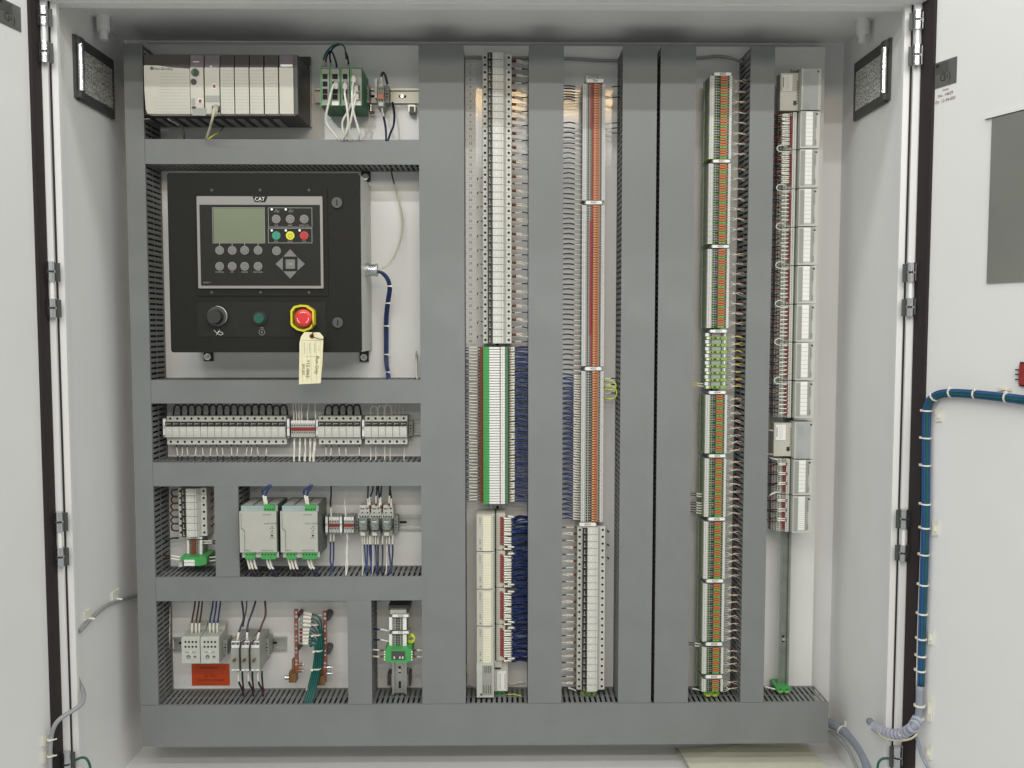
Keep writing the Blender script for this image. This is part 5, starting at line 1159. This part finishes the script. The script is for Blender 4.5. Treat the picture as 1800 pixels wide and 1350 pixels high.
b = MB(); b.prism([(c.x+x*k, c.z+z*k) for x, z in ((-25, 9), (-21, 14), (-10, 11), (10, 11), (23, 14), (25, 9), (25, -9), (15, -12), (-15, -12), (-25, -9))][::-1], Yv, -.06, green); b.build('housing', t)
b = MB(); b.pbox(688, 1145, 712, 1160, Yv-.001, Yv-.0001, slate)
for x in (693, 703, 708): b.pbox(x-1, 1154, x+1, 1158, Yv-.0014, Yv-.0011, white)
b.build('window', t)
b = MB()
for x in (676, 724):
    for q_ in range(4): b.disc(x, 1146+q_*4.5, 1.4, Yv-.0006, white, .0005, 8)
b.build('screw_terminal', t)
for i, (y_, s_) in enumerate(((1106.5, 0), (1125, 0))): wire([(685, y_+3, -.07), (676, y_+1, -.07), (670, y_, -.07), (655, y_-1, -.06), (645, y_, -.06)], .0019, [(0, sleeve, 1.2), (.4, navy, 1.05)], ('upper' if i == 0 else 'lower')+' navy wire left of the terminals on the short upright rail', 'navy wires at the short upright rail')
for i in (0, 1): wire([(716, 1119+i*4, -.07), (724, 1115+i*3, -.08), (729, 1122, -.082), (724, 1130-i*3, -.08), (716, 1128-i*2, -.07)], .002, [(0, gyw, 1)], ('outer' if i == 0 else 'inner')+' yellow green jumper loop on the short upright rail', 'yellow green jumpers on the short rail', seg=4)
for i, (x0_, d_) in enumerate(((674, -1), (674, -1), (726, 1), (726, 1))):
    y_ = 1143+(i % 2)*11; wire([(x0_, y_, -.085), (x0_+d_*5, y_, -.085), (x0_+d_*14, y_+J(1), -.08), (x0_+d_*26, y_-1, -.07)], .0018, [(0, brown, 1.4), (.2, sleeve, 1.2), (.7, whitew, .9)], '%s white wire %s of the green converter' % (('upper', 'lower')[i % 2], 'left' if d_ < 0 else 'right'), 'white wires at the green converter')

# ------------------------------------------------------------------ cabinet floor, side walls and door items
q = [PZ(*p, ZF+.004) for p in ((1190, 1322), (1300, 1316), (1400, 1314.5), (1418, 1319), (1440, 1338), (1468, 1372), (1222, 1376), (1205, 1345))]
b = MB(); vs = [(v.x, v.y, ZF+.0005) for v in q]+[(v.x, v.y, ZF+.012+(.004 if i in (1, 2) else 0)) for i, v in enumerate(q)]; n = len(q)
b.add(vs, [tuple(range(n)), tuple(range(2*n-1, n-1, -1))]+[(i, i+n, (i+1) % n+n, (i+1) % n) for i in range(n)], manila)
b.tube([(q[0].x-.002, q[0].y, ZF+.014), (q[7].x-.002, q[7].y, ZF+.014), (q[6].x-.002, q[6].y, ZF+.014)], .002, greyw, 6, 2)
tag(b.build('document_pouch'), 'cream document pouch lying on the cabinet floor under the bottom duct', 'document pouch')

def wallpts(lst, X, off): return [PX(x, y, X+off) for x, y in lst]
t = thing('door_loom', 'blue and teal cable loom tied along the right door', 'cable loom', OD(1625, 1000, 1, .01))
path = [(1830, 707), (1760, 698), (1700, 692), (1665, 691), (1645, 696), (1633, 708), (1629, 730), (1628, 780), (1627, 900), (1624, 1000), (1621, 1080), (1619, 1150), (1617.5, 1205)]
o_, u_, n_ = DOOR[1]
base = [OD(x, y, 1, .012) for x, y in path]
for i in range(9):
    a = 2*PI*i/8; r_ = .0058 if i < 8 else 0
    pts = []
    for k_, p in enumerate(base):
        d = (base[min(k_+1, len(base)-1)]-base[max(k_-1, 0)]).normalized(); s_ = d.cross(n_)
        pts.append(p+s_*(r_*math.cos(a+k_*.15))+n_*(r_*math.sin(a+k_*.15)))
    b = MB(); b.tube(pts, .0029, (loomb, loomb, tealw, loomb, loomb, navy, navyd, whitew, loomb)[i], 6, 4); b.build('strand', t)
for (x, y) in ((1770, 699), (1715, 693), (1672, 690.5), (1642, 698), (1629.5, 722), (1628, 770), (1627.5, 818), (1627, 886), (1626.5, 928), (1625, 975), (1623.5, 1028), (1622, 1079), (1620.5, 1123), (1619.5, 1153), (1618.5, 1179)):
    c = OD(x, y, 1, .012); b = MB()
    d = Vector((0, 0, 1)) if y > 715 else u_*1.0
    if y in (698, 690.5): d = (u_+Vector((0, 0, 1))*(.8 if y == 698 else .2)).normalized()
    b.cyl(c-d*.0014, c+d*.0014, .0098, tie, 14); s_ = d.cross(n_).normalized(); e = c-s_*.0095+n_*.004; b.box(e.x-.0025, e.x+.0025, e.y-.0025, e.y+.0025, e.z-.0022, e.z+.0022, tie); b.build('cable_tie', t)
for i, (x, y, w, h) in enumerate(((1651, 730, 11, 22), (1645, 928, 10, 26), (1637, 1120, 8, 26), (1635, 1245, 7, 48), (1633, 1322, 9, 28), (1767, 684, 24, 6))):
    a = OD(x-w/2, y+h/2, 1, .0005); e = OD(x+w/2, y+h/2, 1, .0005); c = OD(x-w/2, y-h/2, 1, .0005)
    b = MB(); b.obox(a, e-a, n_*.003, Vector((0, 0, c.z-a.z)), mountp); b.obox(a+(e-a)*.35+Vector((0, 0, (c.z-a.z)*.3)), (e-a)*.3, n_*.006, Vector((0, 0, (c.z-a.z)*.4)), mountp)
    tag(b.build('tie_mount'), '%s cream adhesive cable mount on the right door, %s' % (('square', 'square', 'square', 'tall', 'lowest square', 'flat')[i], ('below the loom bend', 'beside the middle of the loom', 'beside the lower loom', 'beside the spiral wrap', 'near the bottom edge', 'under the edge of the horizontal loom')[i]), 'cable mount', 'cream adhesive cable mounts')
t = thing('spiral_wrapped_cable', 'lilac grey spiral wrapped cable bridging the right door and cabinet', 'cable', OD(1610, 1280, 1, .02))
P0 = OD(1617, 1205, 1, .013); P1 = OD(1616.5, 1240, 1, .013); P2 = OD(1614, 1262, 1, .016)
arc = [P0, P1, P2, P(1604, 1279, -.40), P(1588, 1290, -.37), P(1570, 1291, -.35), P(1552, 1287, -.32), P(1538, 1278, -.28), P(1529, 1268, -.24)]
b = MB(); b.tube(arc, .0078, bluegw, 12, 4); b.build('core', t)
b = MB()
for i in range(34):
    f_ = i/33*(len(arc)-3.2)+1.9; k_ = int(f_); p = arc[k_].lerp(arc[min(k_+1, len(arc)-1)], f_-k_); f2 = f_+.12; k2 = int(f2); p2 = arc[k2].lerp(arc[min(k2+1, len(arc)-1)], f2-k2)
    if i % 2 == 0 and f_ < len(arc)-2: b.cyl(p, p+(p2-p)*1.7, .0108, lilac, 14)
b.build('wrap', t)
for c in (arc[1], arc[2], arc[4], arc[7]):
    b = MB(); b.cyl(c+Vector((0, 0, .0015)), c-Vector((0, 0, .0015)), .0115, tie, 14); b.build('cable_tie', t)
b = MB(); b.tube([P(1540, 1281, -.30), P(1550, 1295, -.345), P(1575, 1302, -.385), P(1600, 1299, -.415), P(1612, 1290, -.42)], .002, beigew, 8, 4); tag(b.build('beige_cable'), 'thin beige cable slung under the spiral wrapped cable', 'cable')
b = MB(); b.tube([OD(1611, 1296, 1, .01), OD(1616, 1312, 1, .01), OD(1621, 1330, 1, .01), OD(1633, 1352, 1, .01), OD(1645, 1370, 1, .01)], .0035, bluegw, 8); tag(b.build('grey_cable'), 'blue grey cable running down the bottom of the right door', 'cable')
# looms on the floor at the right
t = thing('floor_loom', 'thick blue grey cable loom descending right of the bottom duct', 'cable loom', P(1500, 1310, -.1))
b = MB(); b.tube([P(1440, 1262, -.02), P(1460, 1272, -.04), P(1480, 1283, -.07), P(1497, 1298, -.11), P(1512, 1318, -.16), P(1522, 1340, -.2), P(1530, 1368, -.24)], .0105, bluegw, 12, 4); b.build('core', t)
for (x, y, Y) in ((1479, 1283, -.07), (1520, 1330, -.18)):
    c = P(x, y, Y); d = Vector((.02, -.05, -.02)).normalized(); b = MB(); b.cyl(c-d*.0015, c+d*.0015, .0122, tie, 14); b.box(c.x+.006, c.x+.014, c.y-.004, c.y, c.z+.008, c.z+.022, mountp); b.build('cable_tie', t)
b = MB(); b.tube([P(1445, 1284, -.03), P(1462, 1288, -.05), P(1480, 1303, -.09), P(1492, 1320, -.13), P(1504, 1345, -.18), P(1512, 1368, -.2)], .004, greyw, 8, 4); tag(b.build('grey_cable'), 'thinner grey cable running beside the thick loom below the duct', 'cable')
for s_, pts in ((-1, [(130, 1338), (137, 1334), (146, 1331.5), (153, 1335), (158, 1346), (160, 1362)]), (1, [(1543, 1366), (1543, 1345), (1549, 1335), (1560, 1333), (1575, 1337), (1592, 1348), (1606, 1362)])):
    b = MB(); b.tube([P(x, y, -.33+.0*(i)) for i, (x, y) in enumerate(pts)], .0026, tealw, 8, 4); tag(b.build('bonding_wire'), 'dark green bonding wire looping at the %s door bottom hinge' % ('left' if s_ < 0 else 'right'), 'wire', 'green bonding wires at the doors')
# left wall cable
b = MB(); b.tube(wallpts([(262, 1041), (240, 1046), (212, 1054), (185, 1066), (158, 1090), (140, 1110)], XL, .005), .0042, greyw, 8, 4)
tag(b.build('grey_cable'), 'grey cable climbing the left inner wall toward the ducts', 'cable')
b = MB(); b.tube([PX(134, 1188, XL+.003), P(139, 1200, -.29), P(146, 1215, -.31), P(146, 1232, -.335), P(136, 1244, -.35), P(118, 1255, -.36), P(103, 1266, -.37), P(94, 1280, -.375), OD(89.5, 1300, -1, .012), OD(88, 1330, -1, .012), OD(88, 1370, -1, .012)], .0045, greyw, 10, 4)
tag(b.build('grey_cable'), 'grey jacketed cable looping out to the left door near its bottom', 'cable')
for i, (x, y) in enumerate(((202, 1050), (153, 1084))):
    a = PX(x-6, y+8, XL+.0005); e = PX(x+6, y+2, XL+.0005); zt_ = PX(x-6, y-8, XL+.0005).z
    b = MB(); b.box(XL+.0004, XL+.004, a.y, e.y, a.z, zt_, mountp); b.cyl((XL+.004, (a.y+e.y)/2, (a.z+zt_)/2-.008), (XL+.014, (a.y+e.y)/2+.006, (a.z+zt_)/2-.012), .0022, tie, 8); tag(b.build('tie_mount'), ('rear' if i == 0 else 'front')+' cream cable mount on the left inner wall', 'cable mount', 'cream adhesive cable mounts')
o_, u_, n2 = DOOR[-1]
for i, (y0_, y1_) in enumerate(((1288, 1312), (1315, 1342))):
    a = OD(73, y1_, -1, .0005); e = OD(86, y1_, -1, .0005); zt_ = OD(79, y0_, -1, .0005).z
    b = MB(); b.obox(a, e-a, n2*.003, Vector((0, 0, zt_-a.z)), mountp); c = OD(88, (y0_+y1_)/2, -1, .012); b.cyl(c+Vector((0, 0, .0014)), c-Vector((0, 0, .0014)), .0062, tie, 12); b.cyl(c+Vector((.004, -.004, 0)), c+Vector((.016, -.006, .004)), .0016, tie, 6)
    tag(b.build('tie_mount'), ('upper' if i == 0 else 'lower')+' cream cable mount on the left door', 'cable mount', 'cream adhesive cable mounts')
# foil labels and stamp
for s_, (p0, p1, pt, pb, lb) in ((-1, (-8, 36.5, 14, 57, 'grey foil approval label high on the left door')), (1, (1641.5, 1682, 99, 145, 'grey foil approval label high on the right door'))):
    o_, u_, n_ = DOOR[s_]; a = OD(p0, (pt+pb)/2, s_, .0004); e = OD(p1, (pt+pb)/2, s_, .0004)
    outer = p0 if s_ < 0 else p1
    zt_ = OD(36.5 if s_ < 0 else 1682, pt, s_).z; zb_ = OD(36.5 if s_ < 0 else 1682, pb, s_).z
    t = thing('foil_label', lb, 'label', (e.x, e.y, zb_))
    a.z = zb_; ev = Vector((e.x-a.x, e.y-a.y, 0)); H_ = zt_-zb_; U = Vector((0, 0, 1))
    b = MB(); b.obox(a, ev, n_*.0006, U*H_, labelg); b.build('foil', t)
    b = MB(); R_ = (ev.normalized())*(1 if s_ < 0 else 1)
    m0 = a+n_*.0009
    for q_ in range(8): b.obox(m0+ev*.1+U*(H_*(.92-q_*.055)), ev*.55, n_*.0001, U*.0006, ink)
    b.obox(m0+ev*.1+U*(H_*.80), ev*.16, n_*.00015, U*(H_*.12), ink)
    b.text('C', .022, m0+ev*.42+U*(H_*.34), ink, R_, (0, 0, 1)); b.text('c', .014, m0+ev*.5+U*(H_*.35), ink, R_, (0, 0, 1)); b.text(')', .022, m0+ev*.72+U*(H_*.34), ink, R_, (0, 0, 1)); b.text('UL', .010, m0+ev*.58+U*(H_*.35), ink, R_, (0, 0, 1))
    b.build('lettering', t)
o_, u_, n_ = DOOR[1]
b = MB(); c = OD(1662, 166, 1, .0006); R_ = u_
b.text('No. 14629', .0085, c, inkr, R_); b.text('Dr. 12-04-003', .0085, c-Vector((0, 0, .011)), inkr, R_); b.text('PANEL', .0055, c+Vector((0, 0, .009)), redw, R_)
tag(b.build('ink_stamp'), 'small red ink stamp on the right door under the foil label', 'stamp')
# steel plate on right door
a = OD(1735, 498, 1, .002); zt_ = OD(1735, 211, 1, .002).z; b = MB(); b.obox(a, u_*.33, n_*.0015, Vector((0, 0, zt_-a.z)), steelm)
tag(b.build('steel_plate'), 'bare brushed steel plate on the right door at the photo edge', 'steel plate')
a = OD(1734, 203, 1, .001); zz = OD(1734, 209.5, 1, .001).z; b = MB(); b.obox(Vector((a.x, a.y, zz)), u_*.33, n_*.003, Vector((0, 0, a.z-zz)), paint)
b.obox(Vector((a.x, a.y, zz-.001)), u_*.33, n_*.0035, Vector((0, 0, .0007)), slate); tag(b.build('plate_lip'), 'thin white folded lip above the steel plate on the right door', 'trim')
# red contact block at the edge
t = thing('contact_block', 'red contact block with dark prongs on the right door at the photo edge', 'contact block', OD(1800, 658, 1, .01))
a = OD(1796, 676, 1, .001); zt_ = OD(1796, 640, 1, .001).z; b = MB(); b.obox(a, u_*.03, n_*.008, Vector((0, 0, zt_-a.z)), red); b.build('body', t)
for y in (650, 658, 667): a = OD(1787, y+1.2, 1, .002); e = OD(1796, y+1.2, 1, .002); b = MB(); b.obox(a, e-a, n_*.004, Vector((0, 0, .0025)), dredw); b.build('prong', t)
b = MB(); a = OD(1794, 679, 1, .001); b.obox(a, u_*.008, n_*.004, Vector((0, 0, OD(1793, 636, 1).z-a.z)), dredw); b.build('bracket', t)

# ------------------------------------------------------------------ wires: the largest as things, the rest as one
small = MB(); plain = sorted([w_ for w_ in WIRES if w_[6] == 'wire'], key=lambda w_: -w_[0])
single = set(id(w_) for w_ in plain[:290])
for w_ in WIRES:
    a_, pts, r, bands, label, group, name, n, seg, cat = w_
    if name == 'wire' and id(w_) not in single: small.tube([P(*p) for p in pts], r, bands[0][1], n, seg, bands); continue
    b = MB(); b.tube([P(*p) for p in pts], r, bands[0][1], n, seg, bands); tag(b.build(name), label, cat, group)
tag(small.build('small_wires'), 'masses of thin sleeved wires running from the terminal columns into the slotted ducts', 'wires', kind='stuff')

# ------------------------------------------------------------------ light
w = bpy.data.worlds.new('World'); sc.world = w; w.use_nodes = True
nt = w.node_tree; bg = nt.nodes['Background']; tcw = nt.nodes.new('ShaderNodeTexCoord'); sx = nt.nodes.new('ShaderNodeSeparateXYZ'); mrw = nt.nodes.new('ShaderNodeMapRange')
nt.links.new(tcw.outputs['Generated'], sx.inputs[0]); nt.links.new(sx.outputs['Z'], mrw.inputs['Value'])
mrw.inputs['From Min'].default_value = -.7; mrw.inputs['From Max'].default_value = .3; mrw.inputs['To Min'].default_value = .62; mrw.inputs['To Max'].default_value = .30
nt.links.new(mrw.outputs['Result'], bg.inputs['Strength']); bg.inputs['Color'].default_value = (.95, .97, .94, 1)
def tube_light(x, y, z, sx_, sy_, e, colr=(.97, .98, .968)):
    l = bpy.data.lights.new('ceiling_tube', 'AREA'); l.shape = 'RECTANGLE'; l.size = sx_; l.size_y = sy_; l.energy = e; l.color = colr
    o = bpy.data.objects.new('ceiling_tube', l); col.objects.link(o); o.location = (x, y, z)
    d = Vector((0, 0, -.3))-Vector((0, y, z)); o.rotation_euler = d.to_track_quat('-Z', 'Y').to_euler(); return o
tube_light(-.2, -7.8, 2.04, 8.0, .5, 95)
tube_light(-.2, -3.87, 2.04, 9.0, .07, 92)
tube_light(-.2, -2.55, 2.04, 9.0, .06, 78)
tube_light(.0, -1.05, 2.04, 6.0, .2, 38)
l = tube_light(.36, -4.3, 1.57, 1.15, .16, 17, (1, .68, .34))

sc.view_settings.view_transform = 'Standard'; sc.view_settings.look = 'None'; sc.view_settings.gamma = 1; sc.view_settings.exposure = -0.09
